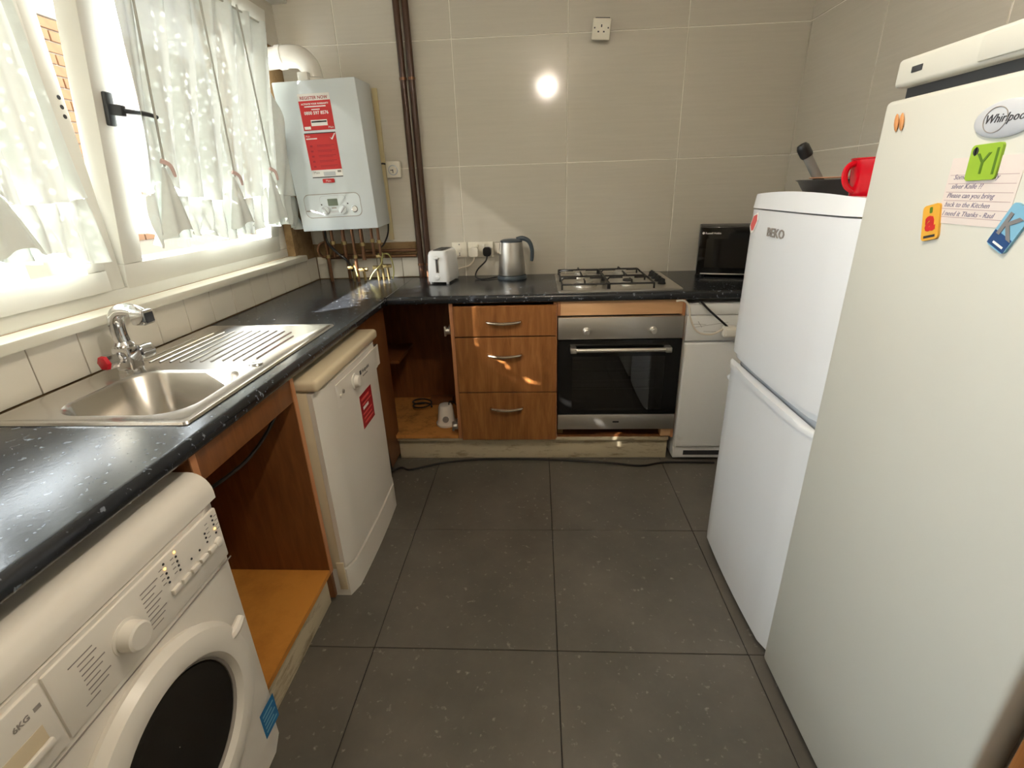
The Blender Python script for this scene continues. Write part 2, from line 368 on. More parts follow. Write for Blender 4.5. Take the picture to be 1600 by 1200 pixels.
# window: outer frame, mullion, fixed left pane, tilted right sash
wroot = bpy.data.objects.new('window_1', None); COL.objects.link(wroot); wroot.location = (-1.45, -0.9, 1.06); OFF['window_1'] = Vector(wroot.location); struct(wroot)
wroot['label'] = 'white plastic window with a fixed pane and a tilted sash'
b = B(); FX_0, FX_1 = -1.515, -1.435
box(b, FX_0, FX_1, WY0, WY1, 1.072, 1.115, 0.004); box(b, FX_0, FX_1, WY0, WY1, 2.165, WZ1, 0.004)
box(b, FX_0, FX_1, 0.268, WY1, 1.115, 2.165, 0.002); box(b, FX_0, FX_1, WY0, -2.69, 1.115, 2.165, 0.002)
obj('frame', b, 'upvc', wroot)
mu = obj('mullion', bx(FX_0, FX_1, -0.838, -0.775, 1.115, 2.165, 0.002), 'upvc', wroot)
b = B()
for a in ((-2.69, -0.839, 1.116, 1.178), (-2.69, -0.839, 2.10, 2.164)): box(b, FX_0 + 0.008, FX_1 + 0.012, *a, 0.003)
for a in ((-2.69, -2.625), (-0.905, -0.839)): box(b, FX_0 + 0.008, FX_1 + 0.012, a[0], a[1], 1.178, 2.10, 0.003)
obj('fixed_casement', b, 'upvc', wroot)
b = B()
for z in (1.604, 1.628, 1.652): cyl(b, (FX_1 - 0.002, -0.792, z), (FX_1 + 0.0008, -0.792, z), 0.006, n=10)
obj('screw_hole', b, 'ink', wroot)
obj('pane', bx(-1.48, -1.472, -2.63, -0.90, 1.17, 2.11), 'glass', wroot)
TILT = math.radians(8.2); PV = Vector((-1.435, 0, 1.105))
MS = Matrix.Translation(PV) @ Matrix.Rotation(TILT, 4, 'Y')
def sash(bm): bmesh.ops.transform(bm, matrix=MS, verts=bm.verts); return bm
SY0, SY1, SH = -0.765, 0.258, 1.045
b = B(); box(b, -0.065, 0, SY0, SY1, 0, 0.082, 0.005); box(b, -0.065, 0, SY0, SY1, SH - 0.082, SH, 0.005); box(b, -0.065, 0, SY0, SY0 + 0.082, 0.082, SH - 0.082, 0.002); box(b, -0.065, 0, SY1 - 0.082, SY1, 0.082, SH - 0.082, 0.002)
sa = obj('tilted_sash', sash(b), 'upvc', wroot)
obj('pane', sash(bx(-0.04, -0.032, SY0 + 0.075, SY1 - 0.075, 0.075, SH - 0.075)), 'glass', sa)
b = B(); box(b, 0, 0.014, SY0 + 0.028, SY0 + 0.056, 0.485, 0.575, 0.004); box(b, 0.01, 0.05, SY0 + 0.034, SY0 + 0.054, 0.515, 0.545, 0.004)
tube(b, [(0.045, SY0 + 0.042, 0.53), (0.05, SY0 + 0.09, 0.532), (0.047, SY0 + 0.14, 0.533), (0.045, SY0 + 0.185, 0.530)], lambda t: 0.008 - 0.002 * t, 8)
h = obj('handle', sash(b), 'darkgrey', sa); h['label'] = 'dark grey lever handle set level'

# outside
ow = thing('brick_building', 'yellow brick neighbouring wall seen through the gap beside the tilted sash', 'building', (-3.62, 2.3, -0.4))
obj('mortar_wall', bx(-3.9, -3.615, 0.95, 3.6, -0.4, 2.62), 'mortar', ow)
bm0 = bx(-0.012, 0.012, -0.1065, 0.1065, -0.0325, 0.0325, 0.003, 1); first = None
for r_ in range(21):
    z = 1.08 + r_ * 0.075
    for c in range(7):
        y = 1.07 + c * 0.225 + (0.1125 if r_ % 2 else 0)
        if first is None: first = obj('brick', bm0, 'brick', ow, local=True); o = first
        else: o = bpy.data.objects.new('brick', first.data); COL.objects.link(o); o.parent = ow
        o.location = Vector((-3.612, y, z)) - OFF[ow.name]; o.location.x += random.uniform(-0.003, 0.003)
obj('coping', bx(-3.92, -3.59, 0.93, 3.62, 2.62, 2.68, 0.006), 'mortar', ow)
ro = thing('shed_roof', 'grey slate shed roof glimpsed below the right lace curtain', 'roof', (-2.6, 1.4, -0.4))
b = B(); prism(b, [(-0.75, 1.05), (0.75, 0.85), (0.75, -0.0), (-0.75, -0.0)], (-2.6, -0.2, -0.4 + 0.0), X, Z, Y * 3.0); obj('shed_wall', b, 'mortar', ro)
for k in range(9):
    x0 = -3.42 + k * 0.175; z0 = 0.745 - (k * 0.175) * 0.133
    b = B(); prism(b, [(0, 0), (0.20, -0.0267), (0.20, -0.0147), (0, 0.012)], (x0, -0.22, z0 - 0.09 + 0.006 * 0), X, Z, Y * 3.04); obj('slate_course', b, 'slate', ro)
ev = struct(obj('sun_blocking_eave', box(bx(-2.02, XO - 0.002, -5.0, 3.0, 2.66, 2.80), -2.04, -2.02, -5.0, 3.0, 2.58, 2.82), 'upvc'), 'white eave added out of view above the window to block sun')  # added unseen eave, stops direct sun passing over the tilted sash
struct(obj('sun_blocking_wall', bx(-3.15, XO - 0.002, -3.25, -2.97, -0.4, 4.2), 'mortar'), 'outside wall added out of view to block sun from the window')  # added unseen wall, keeps direct sun off the bare end of the window
yd = struct(obj('ground_outside', bx(-14, XO - 0.02, -12, 12, -0.46, -0.40), 'yard'))

# ================================================================== CURTAINS
def fold_surface(pfun, ns, nt_):
    bm = B(); V = [[bm.verts.new(pfun(i / ns, j / nt_)) for i in range(ns + 1)] for j in range(nt_ + 1)]
    for j in range(nt_):
        for i in range(ns): bm.faces.new((V[j][i], V[j][i + 1], V[j + 1][i + 1], V[j + 1][i]))
    return bm
def curtain(name, label, top, bot, ties, ph, nf, zt, zs, zh, xoff):
    """top,bot=(y0,y1) edges; xoff(z) gives the hanging plane; zs ruffle seam, zh hem"""
    root = thing(name, label, 'curtain', (xoff(zh), (bot[0] + bot[1]) / 2, zh), group='lace curtains at the window')
    def yy(s, f): return (top[0] + (bot[0] - top[0]) * f) + s * ((top[1] - top[0]) + ((bot[1] - bot[0]) - (top[1] - top[0])) * f)
    def seam(y): return zs + sum(0.045 * math.exp(-((y - t) / 0.045) ** 2) for t in ties) + 0.012 * math.sin(9 * y + ph)
    def wob(y, f, amp, k): return amp * (math.sin(2 * PI * k * y + ph + 1.6 * math.sin(3.1 * y + 2 * f)) + 0.45 * math.sin(2 * PI * k * 2.3 * y + 1.3 * ph + f))
    def main(s, f):
        ff = f * (zt - zs) / (zt - zh); y = yy(s, ff); z = zt + (seam(y) - zt) * f
        pin = sum(math.exp(-((y - t) / 0.03) ** 2) for t in ties)
        return Vector((xoff(z) + 0.030 + wob(y, f, 0.016 + 0.010 * f, nf) + 0.012 * pin * f * f, y, z))
    obj('lace_panel', fold_surface(main, 150, 36), 'lace', root, ang=180)
    def ruf(s, f):
        y = yy(s, (zt - zs) / (zt - zh) + f * (zs - zh) / (zt - zh)); z0 = seam(y)
        z1 = zh + 0.018 * math.sin(11 * y + ph) + 0.012 * math.sin(29 * y); z = z0 + (z1 - z0) * f
        return Vector((xoff(z) + 0.030 + wob(y, f, 0.010 + 0.014 * f, nf * 1.9), y + 0.006 * f * math.sin(60 * y), z))
    obj('ruffle', fold_surface(ruf, 220, 12), 'lace', root, ang=180)
    for i, t in enumerate(ties):
        zt_ = seam(t) + 0.045
        def flare(s, f, t=t, z0=zt_):
            a = (s - 0.5) * 2.4; r = 0.008 + 0.072 * f ** 0.9
            z = z0 - f * (z0 - zh - 0.012 * math.cos(3 * a) - 0.03)
            return Vector((xoff(z) + 0.040 + r * 0.75 * math.cos(a) + 0.006 * math.sin(7 * a) * f, t + 0.012 + r * math.sin(a), z))
        obj('gathered_fold', fold_surface(flare, 26, 14), 'lace', root, ang=180)
        bb = B(); x = xoff(zt_) + 0.056
        tube(bb, [(x, t - 0.012, zt_ + 0.018), (x + 0.014, t + 0.008, zt_ + 0.004), (x + 0.010, t + 0.026, zt_ - 0.030)], lambda q: 0.0085 - 0.004 * q, 6)
        obj('ribbon_tie', bb, 'ribbon', root)
        bb = B(); ytop = top[0] + (t - bot[0]) / (bot[1] - bot[0]) * (top[1] - top[0])
        tube(bb, [(xoff(zt) + 0.056, ytop, zt - 0.005), (xoff((zt + zt_) / 2) + 0.060, (ytop + t) / 2 - 0.006, (zt + zt_) / 2), (x, t, zt_)], 0.0035, 6)
        obj('draw_cord', bb, 'cord', root)
    bb = B(); cyl(bb, (xoff(zt) + 0.030, top[0] - 0.01, zt - 0.006), (xoff(zt) + 0.030, top[1] + 0.01, zt - 0.006), 0.004, n=8); obj('curtain_wire', bb, 'cord', root)
    return root
def xr_(z): return PV.x + math.tan(TILT) * (z - PV.z) + 0.006
curtain('lace_curtain', 'white lace curtain with pink ties hanging on the tilted right sash', (-0.690, 0.155), (-0.66, 0.40), (-0.60, -0.20, 0.10), 0.4, 7.0, 2.065, 1.375, 1.236, xr_)
curtain('lace_curtain', 'white lace curtain over the fixed pane, left of the window handle', (-1.45, -0.895), (-1.43, -0.862), (-1.17,), 1.7, 7.0, 2.12, 1.385, 1.236, lambda z: -1.412)

# ================================================================== WORKTOPS
def edge_profile(depth, th=0.04, r=0.017, n=6):
    P = [(0, -th), (0, 0)]
    for k in range(n + 1):
        a = PI / 2 - k / n * PI / 2; P.append((depth - r + r * math.cos(a), -r + r * math.sin(a)))
    for k in range(1, n + 1):
        a = -k / n * PI / 2; P.append((depth - r + r * math.cos(a), -th + r + r * math.sin(a)))
    return P
XE = -0.818; SKX0, SKX1, SKY0, SKY1 = -1.345, -0.892, -1.345, -0.545
b = B(); prism(b, edge_profile(XE - (XL + 0.009)), (XL + 0.009, -2.7, ZW), X, Z, Y * (SKY0 + 2.7)); prism(b, edge_profile(XE - (XL + 0.009)), (XL + 0.009, SKY1, ZW), X, Z, Y * (-0.022 - SKY1))
prism(b, edge_profile(XE - SKX1), (SKX1, SKY0, ZW), X, Z, Y * (SKY1 - SKY0)); box(b, XL + 0.009, SKX0, SKY0, SKY1, ZW - 0.04, ZW); box(b, XL + 0.009, XE, -0.022, YB - 0.008, ZW - 0.04, ZW)
wtl = tag(obj('worktop', b, 'worktop'), 'black flecked worktop under the window holding the sink', 'worktop')
obj('joint_strip', bx(XE - 0.0012, XE + 0.0004, -0.022, 0.21, ZW, ZW + 0.0012), 'steel', wtl)
b = B(); prism(b, edge_profile(YB - 0.008 + 0.022), (XE + 0.001, YB - 0.008, ZW), -Y, Z, X * (XR - 0.01 - XE))
wtb = tag(obj('worktop', b, 'worktop'), 'black flecked worktop along the back wall holding the hob', 'worktop')

# ================================================================== BACK RUN UNITS
# drawer unit
t = thing('drawer_unit', 'oak base unit with three drawers, left of the oven', 'drawers', (-0.265, 0.28, 0.14))
obj('side_panel', bx(-0.527, -0.508, 0.004, 0.54, 0.137, 0.868, 0.001), 'oakedge', t); obj('side_panel', bx(-0.022, -0.004, 0.004, 0.54, 0.137, 0.868, 0.001), 'oakedge', t)
obj('base_panel', bx(-0.508, -0.022, 0.03, 0.54, 0.14, 0.158), 'board', t); obj('back_panel', bx(-0.508, -0.022, 0.535, 0.545, 0.14, 0.868), 'board', t)
for z0, z1 in ((0.708, 0.857), (0.414, 0.702), (0.139, 0.409)):
    d = obj('drawer', bx(-0.504, -0.010, -0.016, 0.003, z0, z1, 0.0015, 1), 'oak', t)
    obj('drawer_box', bx(-0.49, -0.03, 0.003, 0.5, z0 + 0.02, z1 - 0.03), 'board', d)
    zc = z0 + (z1 - z0) * (0.5 if z1 > 0.8 else (0.70 if z0 > 0.3 else 0.70)); hb = B()
    tube(hb, [(-0.345, -0.016, zc), (-0.335, -0.034, zc - 0.002), (-0.262, -0.046, zc - 0.006), (-0.19, -0.034, zc - 0.002), (-0.18, -0.016, zc)], lambda q: 0.0042 + 0.0035 * math.sin(PI * q), 8)
    obj('handle', hb, 'handle', d)
# oven housing (rail, posts, blocks) and oven
t = thing('oven_housing', 'pale wooden rail and blocks framing the oven', 'cabinet', (0.295, 0.28, 0.137))
obj('top_rail', bx(0.012, 0.585, 0.004, 0.024, 0.800, 0.868, 0.001), 'oakh', t); obj('side_panel', bx(0.586, 0.600, 0.004, 0.54, 0.14, 0.868, 0.001), 'oakedge', t)
obj('side_panel', bx(-0.003, 0.012, 0.004, 0.026, 0.800, 0.868, 0.001), 'oakedge', t)
obj('base_panel', bx(0.0, 0.586, 0.02, 0.54, 0.137, 0.150), 'board', t); obj('support_block', bx(0.535, 0.586, 0.0, 0.05, 0.150, 0.197, 0.002), 'oakh', t); obj('support_block', bx(0.0, 0.03, 0.03, 0.08, 0.150, 0.185, 0.006), 'plaster', t)
t = thing('oven', 'stainless built-in oven with black glass door', 'oven', (0.2975, 0.26, 0.199))
b = B(); x0, x1 = 0.004, 0.584
for a in ((x0, x0 + 0.015, 0.012, 0.53, 0.205, 0.79), (x1 - 0.015, x1, 0.012, 0.53, 0.205, 0.79), (x0, x1, 0.012, 0.53, 0.205, 0.225), (x0, x1, 0.012, 0.53, 0.70, 0.79), (x0, x1, 0.50, 0.53, 0.205, 0.79)): box(b, *a)
obj('body', b, 'cavity', t)
cpn = obj('control_panel', bx(0.0, 0.593, -0.018, 0.012, 0.686, 0.794, 0.002), 'steel', t)
for x in (0.136, 0.452):
    k = obj('knob', lathe(B(), [(0.019, 0), (0.019, 0.004), (0.0155, 0.006), (0.0145, 0.024), (0.012, 0.026)], (x, -0.018, 0.727), (0, -1, 0), 24), 'steel', cpn)
b = B()
for a in ((0.0, 0.07, 0.288, 0.681), (0.522, 0.593, 0.288, 0.681), (0.07, 0.522, 0.288, 0.308), (0.07, 0.522, 0.598, 0.681)): box(b, a[0], a[1], -0.018, 0.010, a[2], a[3])
dr = obj('door', b, 'blackgloss', t)
obj('window_glass', bx(0.068, 0.524, -0.0165, -0.0125, 0.305, 0.60), 'ovenglass', dr)
b = B(); cyl(b, (0.075, -0.052, 0.640), (0.520, -0.052, 0.640), 0.0105, n=16); hb = obj('handle', b, 'steelv', dr)
for x in (0.058, 0.508): obj('handle_bracket', bx(x, x + 0.030, -0.064, -0.018, 0.628, 0.653, 0.003), 'steel', hb)
for z in (0.38, 0.49):
    b = B()
    for y in (0.10, 0.22, 0.34): cyl(b, (0.02, y, z), (0.57, y, z), 0.003, n=6)
    for x in (0.025, 0.3, 0.565): cyl(b, (x, 0.05, z), (x, 0.45, z), 0.003, n=6)
    obj('rack', b, 'steelv', t)
bt = obj('bottom_trim', bx(0.0, 0.593, -0.018, 0.012, 0.200, 0.284, 0.002), 'steel', t)
plate('maker_mark', rrect(0.032, 0.009, 0.003, 3), 'ink', bt, (0.281, -0.0181, 0.238), X, Z, 0.0004)

# hob
t = thing('gas_hob', 'stainless four-burner gas hob with black pan supports', 'hob', (0.295, 0.26, 0.91))
b = B(); prism(b, rrect(0.585, 0.50, 0.018), (0.0, 0.008, 0.9105), X, Y, Z * 0.006); box(b, 0.018, 0.567, 0.026, 0.49, 0.9165, 0.9180, 0.001, 1); obj('plate', b, 'steel', t)
for x, y, r in ((0.135, 0.135, 0.050), (0.135, 0.375, 0.036), (0.345, 0.135, 0.030), (0.345, 0.375, 0.040)):
    k = obj('burner', lathe(B(), [(r + 0.012, 0), (r + 0.010, 0.006), (r, 0.008), (r, 0.018), (r - 0.004, 0.020)], (x, y, 0.918), (0, 0, 1), 28), 'steel', t)
    obj('burner_cap', lathe(B(), [(r * 0.80, 0), (r * 0.82, 0.004), (r * 0.74, 0.008), (0.001, 0.009)], (x, y, 0.938), (0, 0, 1), 28), 'iron' if r < 0.035 else 'steel', k)
for xa, xb in ((0.020, 0.236), (0.244, 0.452)):
    s = B(); z1 = 0.955; q = 0.0045
    def bar(P): tube(s, P, q, 6, smooth=False)
    for y in (0.035, 0.255, 0.475): bar([(xa, y, z1 - 0.012), (xb, y, z1 - 0.012)])
    for x in (xa, xb): bar([(x, 0.035, z1 - 0.012), (x, 0.475, z1 - 0.012)])
    for x in (xa, xb):
        for y in (0.035, 0.255, 0.475): bar([(x, y, 0.917), (x, y, z1 - 0.012)])
    xc = (xa + xb) / 2
    for y in (0.135, 0.375):
        bar([(xa, y, z1 - 0.012), (xa + 0.012, y, z1), (xa + 0.075, y, z1)]); bar([(xb, y, z1 - 0.012), (xb - 0.012, y, z1), (xb - 0.075, y, z1)])
        yo = 0.035 if y < 0.2 else 0.475; sg = 1 if y < 0.2 else -1
        bar([(xc, yo, z1 - 0.012), (xc, yo + sg * 0.012, z1), (xc, yo + sg * 0.065, z1)]); bar([(xc, 0.255, z1 - 0.012), (xc, 0.255 - sg * 0.012, z1), (xc, 0.255 - sg * 0.065, z1)])
    obj('pan_support', s, 'iron', t)
for y in (0.14, 0.215, 0.29, 0.365):
    k = obj('knob', lathe(B(), [(0.019, 0), (0.019, 0.006), (0.016, 0.008), (0.0145, 0.024), (0.010, 0.026)], (0.512, y, 0.918), (0, 0, 1), 20), 'black', t)
    obj('grip', bx(0.508, 0.516, y - 0.016, y + 0.016, 0.930, 0.948, 0.002), 'black', k)

# plinth, corner unit
tag(obj('plinth_board', box(bx(-0.866, 0.583, 0.035, 0.053, 0.0, 0.120, 0.002), -0.866, 0.583, 0.012, 0.053, 0.118, 0.1365, 0.003), 'plinth'), 'worn white plinth board under the drawers and oven', 'plinth')
t = thing('corner_cabinet', 'doorless brown corner cabinet beside the dishwasher', 'cabinet', (-0.95, 0.28, 0.14))
obj('base_panel', bx(-1.36, -0.530, 0.005, 0.54, 0.138, 0.156), 'chip', t); obj('back_panel', bx(-1.36, -0.530, 0.525, 0.54, 0.156, 0.868), 'board', t)
obj('blind_panel', bx(-0.886, -0.868, -0.335, 0.06, 0.03, 0.868, 0.001), 'board', t); obj('side_panel', bx(-1.36, -1.342, -0.33, 0.525, 0.156, 0.868), 'board', t)
obj('shelf', bx(-1.34, -0.862, 0.20, 0.52, 0.50, 0.518), 'board', t); obj('end_panel', bx(-1.36, -0.886, -0.335, -0.320, 0.02, 0.868), 'board', t)
for z in (0.735, 0.215):
    b = B(); box(b, -0.541, -0.5275, 0.015, 0.07, z - 0.016, z + 0.016, 0.002); cyl(b, (-0.548, 0.0, z), (-0.528, 0.0, z), 0.017, n=16); box(b, -0.556, -0.546, -0.012, 0.010, z - 0.024, z + 0.024, 0.002)
    hg = obj('hinge', b, 'steel', t); hg['label'] = 'bare metal door hinge'
t = thing('food_mixer_base', 'small white kitchen gadget with a dial inside the doorless corner cabinet', 'appliance', (-0.615, 0.145, 0.156))
obj('body', lathe(B(), [(0.056, 0), (0.058, 0.012), (0.050, 0.022), (0.046, 0.05), (0.040, 0.105), (0.034, 0.118), (0.030, 0.12)], (-0.615, 0.145, 0.1565), (0, 0, 1), 28), 'wmwhite', t)
obj('dial', lathe(B(), [(0.017, 0), (0.017, 0.008), (0.013, 0.012)], (-0.610, 0.101, 0.205), (0, -1, 0.1), 18), 'greyink', t)
b = B(); tube(b, [(-0.595, 0.14, 0.27), (-0.585, 0.13, 0.30), (-0.560, 0.16, 0.27), (-0.545, 0.2, 0.18)], 0.003, 6); obj('lead', b, 'cableb', t)
b = B(); tube(b, [(-0.80 + 0.055 * math.cos(a), 0.36 + 0.05 * math.sin(a), 0.163 + 0.004 * a) for a in [k * 0.5 for k in range(24)]], 0.005, 6, 2)
tag(obj('coiled_lead', b, 'cableb'), 'dark coiled lead lying inside the corner cabinet', 'cable')
b = B(); box(b, -0.76, -0.62, 0.40, 0.46, 0.1565, 0.200, 0.004); tag(obj('wood_offcut', b, 'board'), 'brown wooden offcut at the back of the corner cabinet', 'wood')

# white appliance right of the oven
t = thing('undercounter_freezer', 'scuffed white undercounter appliance between the oven and the fridges', 'freezer', (0.86, 0.28, 0.0))
obj('body', bx(0.607, 1.15, 0.01, 0.54, 0.02, 0.84, 0.004), 'dirty', t); obj('top_panel', bx(0.605, 1.152, -0.012, 0.54, 0.795, 0.846, 0.006), 'dirty', t)
obj('fascia', bx(0.607, 1.15, -0.010, 0.01, 0.668, 0.792, 0.005), 'dirty', t); obj('door', bx(0.607, 1.15, -0.020, 0.008, 0.092, 0.660, 0.010, 3), 'dirty', t)
kp = obj('kick_panel', bx(0.607, 1.15, -0.004, 0.02, 0.022, 0.086, 0.004), 'dirty', t); obj('vent_slot', bx(0.66, 1.10, -0.006, 0.0, 0.040, 0.066), 'ink', kp)
b = B(); 
for (xa, za, xb_, zb) in ((0.64, 0.735, 0.80, 0.758), (0.63, 0.752, 0.70, 0.748), (0.69, 0.715, 0.76, 0.712), (0.66, 0.765, 0.68, 0.735)): tube(b, [(xa, -0.0102, za), (xb_, -0.0102, zb)], 0.0009, 4, smooth=False)
obj('scuff_mark', b, 'greyink', t)
# leads hanging there
t = thing('plug_lead', 'white plug and looping white lead hanging right of the oven', 'plug', (0.79, -0.05, 0.70))
b = B(); tube(b, [(0.545, -0.030, 0.868), (0.575, -0.047, 0.872), (0.598, -0.05, 0.845), (0.612, -0.05, 0.785), (0.650, -0.05, 0.725), (0.715, -0.05, 0.712), (0.775, -0.05, 0.742)], 0.0045, 8); obj('lead', b, 'cablew', t)
b = B(); box(b, 0.765, 0.825, -0.070, -0.030, 0.700, 0.750, 0.008); box(b, 0.772, 0.818, -0.082, -0.068, 0.708, 0.742, 0.004); obj('plug_body', b, 'plug', t)
b = B(); tube(b, [(0.655, -0.028, 0.866), (0.70, -0.04, 0.820), (0.76, -0.05, 0.768), (0.797, -0.05, 0.735)], 0.005, 8); tag(obj('power_lead', b, 'cableb'), 'short black lead running down to the white plug', 'cable')
b = B(); tube(b, [(-0.82, -0.30, 0.30), (-0.845, -0.20, 0.08), (-0.862, -0.10, 0.012), (-0.832, -0.075, 0.006), (-0.785, -0.097, 0.006), (-0.70, -0.06, 0.006), (-0.594, -0.020, 0.006), (-0.387, 0.010, 0.006), (-0.04, 0.004, 0.006), (0.25, -0.026, 0.006), (0.43, -0.058, 0.006), (0.57, -0.025, 0.006), (0.82, -0.03, 0.006)], 0.0055, 8)
tag(obj('floor_cable', b, 'cableb'), 'black cable trailing over the floor along the plinth', 'cable')

# ================================================================== LEFT RUN
t = thing('sink_cabinet', 'doorless wooden sink cabinet between washing machine and dishwasher', 'cabinet', (-1.1, -1.2, 0.0))
obj('side_panel', bx(-1.375, -0.838, -0.985, -0.967, 0.02, 0.868, 0.001), 'board', t); obj('side_panel', bx(-1.375, -0.838, -1.438, -1.421, 0.02, 0.868, 0.001), 'board', t)
obj('edge_strip', bx(-0.838, -0.835, -0.986, -0.966, 0.13, 0.868), 'oakedge', t); obj('edge_strip', bx(-0.838, -0.835, -1.439, -1.420, 0.13, 0.868), 'oakedge', t)
obj('top_rail', bx(-0.856, -0.838, -1.421, -0.985, 0.795, 0.868, 0.001), 'board', t); obj('base_panel', bx(-1.375, -0.838, -1.421, -0.985, 0.128, 0.146), 'orange', t)
obj('back_panel', bx(-1.375, -1.365, -1.421, -0.985, 0.146, 0.60), 'board', t); obj('plinth', bx(-0.872, -0.856, -1.421, -0.985, 0.0, 0.128, 0.002), 'plinth', t)
b = B(); tube(b, [(-0.875, -0.995, 0.80), (-0.885, -1.06, 0.745), (-0.885, -1.20, 0.715), (-0.885, -1.38, 0.735), (-0.89, -1.415, 0.76)], 0.005, 8); tag(obj('appliance_lead', b, 'cableb'), 'thin black lead drooping across the open sink cabinet', 'cable')

# sink
t = thing('sink', 'stainless inset sink with ribbed drainer under the window', 'sink', (-1.115, -0.945, 0.91))
def rr3(x0, x1, y0, y1, r, z, n=6): return [Vector((x0 + a, y0 + b_, z)) for a, b_ in rrect(x1 - x0, y1 - y0, r, n)]
b = B(); bowl = (-1.262, -0.925, -1.325, -1.015)
o_ = rr3(-1.368, -0.872, -1.372, -0.520, 0.012, 0.911); o2 = rr3(-1.365, -0.875, -1.369, -0.523, 0.012, 0.9165); o3 = rr3(-1.352, -0.888, -1.356, -0.536, 0.018, 0.9165); o4 = rr3(-1.346, -0.894, -1.350, -0.542, 0.018, 0.9135)
rings(b, [o_, o2, o3, o4], cap=False)
inn = rr3(*bowl, 0.085, 0.9135)
vo = [v for v in b.verts if abs(v.co.z - 0.9135) < 1e-5]
vi = [b.verts.new(p) for p in inn]
vo_s = [None] * len(o4)
for v in vo:
    for i, p in enumerate(o4):
        if (v.co - p).length < 1e-5: vo_s[i] = v
n = len(inn)
for i in range(n): b.faces.new((vo_s[i], vo_s[(i + 1) % n], vi[(i + 1) % n], vi[i]))
obj('rim_plate', b, 'sink', t)
b = B(); x0, x1, y0, y1 = bowl
rings(b, [rr3(x0, x1, y0, y1, 0.085, 0.9135), rr3(x0 + 0.008, x1 - 0.008, y0 + 0.008, y1 - 0.008, 0.085, 0.905), rr3(x0 + 0.022, x1 - 0.022, y0 + 0.022, y1 - 0.022, 0.08, 0.79), rr3(x0 + 0.04, x1 - 0.04, y0 + 0.04, y1 - 0.04, 0.075, 0.765), rr3(x0 + 0.14, x1 - 0.14, y0 + 0.12, y1 - 0.12, 0.03, 0.758)], cap=False)
bb = [v for v in b.verts if abs(v.co.z - 0.758) < 1e-5]; b.faces.new(sorted(bb, key=lambda v: math.atan2(v.co.y - (y0 + y1) / 2, v.co.x - (x0 + x1) / 2)))
bo = obj('bowl', b, 'sink', t, ang=60); obj('drain', lathe(B(), [(0.036, 0), (0.034, 0.003), (0.022, 0.001)], ((x0 + x1) / 2, (y0 + y1) / 2, 0.7585), (0, 0, 1), 24), 'chrome', bo)
for k in range(12):
    x = -1.318 + k * 0.0325; e = 0.0 if k not in (0, 11) else 0.03
    y1_ = -0.60 - 0.05 * abs((k - 5.5) / 5.5) ** 3 - e; b = B()
    tube(b, [(x, -0.945 + e * 0.6, 0.9128), (x, y1_, 0.9128)], 0.0042, 8, smooth=False); obj('drainer_rib', b, 'sink', t)
obj('overflow', lathe(B(), [(0.020, 0), (0.018, 0.003), (0.008, 0.002)], (-0.934, -0.975, 0.9137), (0, 0, 1), 20), 'chrome', t)
t = thing('mixer_tap', 'chrome mixer tap with a red-capped handle on the sink rim', 'tap', (-1.294, -1.005, 0.9135))
tx, ty = -1.294, -1.005
b = B(); box(b, tx - 0.026, tx + 0.026, ty - 0.024, ty + 0.024, 0.9165, 0.985, 0.006); lathe(b, [(0.030, 0), (0.030, 0.006), (0.024, 0.008)], (tx, ty, 0.9137), (0, 0, 1), 24); lathe(b, [(0.024, 0), (0.026, 0.008), (0.020, 0.016), (0.018, 0.02)], (tx, ty, 0.983), (0, 0, 1), 24); obj('body', b, 'chrome', t)
b = B(); tube(b, [(tx, ty, 0.995), (tx - 0.003, ty, 1.03), (tx + 0.002, ty, 1.066), (tx + 0.025, ty - 0.003, 1.089), (tx + 0.062, ty - 0.006, 1.090), (tx + 0.090, ty - 0.009, 1.078)], lambda q: 0.020 - 0.001 * q, 12); box(b, tx + 0.070, tx + 0.112, ty - 0.032, ty + 0.010, 1.052, 1.094, 0.006); obj('spout', b, 'chrome', t)
obj('aerator', bx(tx + 0.1115, tx + 0.1135, ty - 0.026, ty + 0.004, 1.058, 1.086, 0.001), 'darkgrey', t)
for s_, mt_ in ((-1, 'redcap'), (1, 'chrome')):
    b = B(); d_ = Vector((-0.25 if s_ < 0 else 0.25, s_ * 1.0, 0)).normalized(); p0 = Vector((tx, ty, 0.955)) + d_ * 0.022
    lathe(b, [(0.012, 0), (0.012, 0.010), (0.021, 0.014), (0.022, 0.040)], p0, d_, 6 if s_ < 0 else 16); hd = obj('handle', b, 'chrome', t)
    b = B(); lathe(b, [(0.0215, 0), (0.020, 0.010), (0.014, 0.012)], p0 + d_ * 0.040, d_, 6 if s_ < 0 else 16); obj('cap', b, mt_, hd)

# dishwasher
t = thing('dishwasher', 'white freestanding dishwasher with a red sticker under the worktop', 'dishwasher', (-1.08, -0.655, 0.0))
def front_profile(xb, z0, z1, xf, bulge, n=8): return [(xb, z0)] + [(xf + bulge * math.sin(PI * k / n), z0 + (z1 - z0) * k / n) for k in range(n + 1)] + [(xb, z1)]
obj('body', bx(-1.36, -0.812, -0.950, -0.350, 0.02, 0.806, 0.003), 'lid', t)
obj('lid', bx(-1.36, -0.772, -0.954, -0.346, 0.808, 0.848, 0.014, 4), 'lid', t)
b = B(); xf = -0.778
def bowed(y0, y1, z0, z1, xb, xf, bow, r=0.02, n=12):
    """front panel bowed in plan: polygon in XY extruded along Z"""
    P = [(xb, y0)] + [(xf - bow * (2 * k / n - 1) ** 2 - (0.016 if k in (0, n) else 0), y0 + (y1 - y0) * k / n) for k in range(n + 1)] + [(xb, y1)]
    return prism(B(), P, (0, 0, z0), X, Y, Z * (z1 - z0))
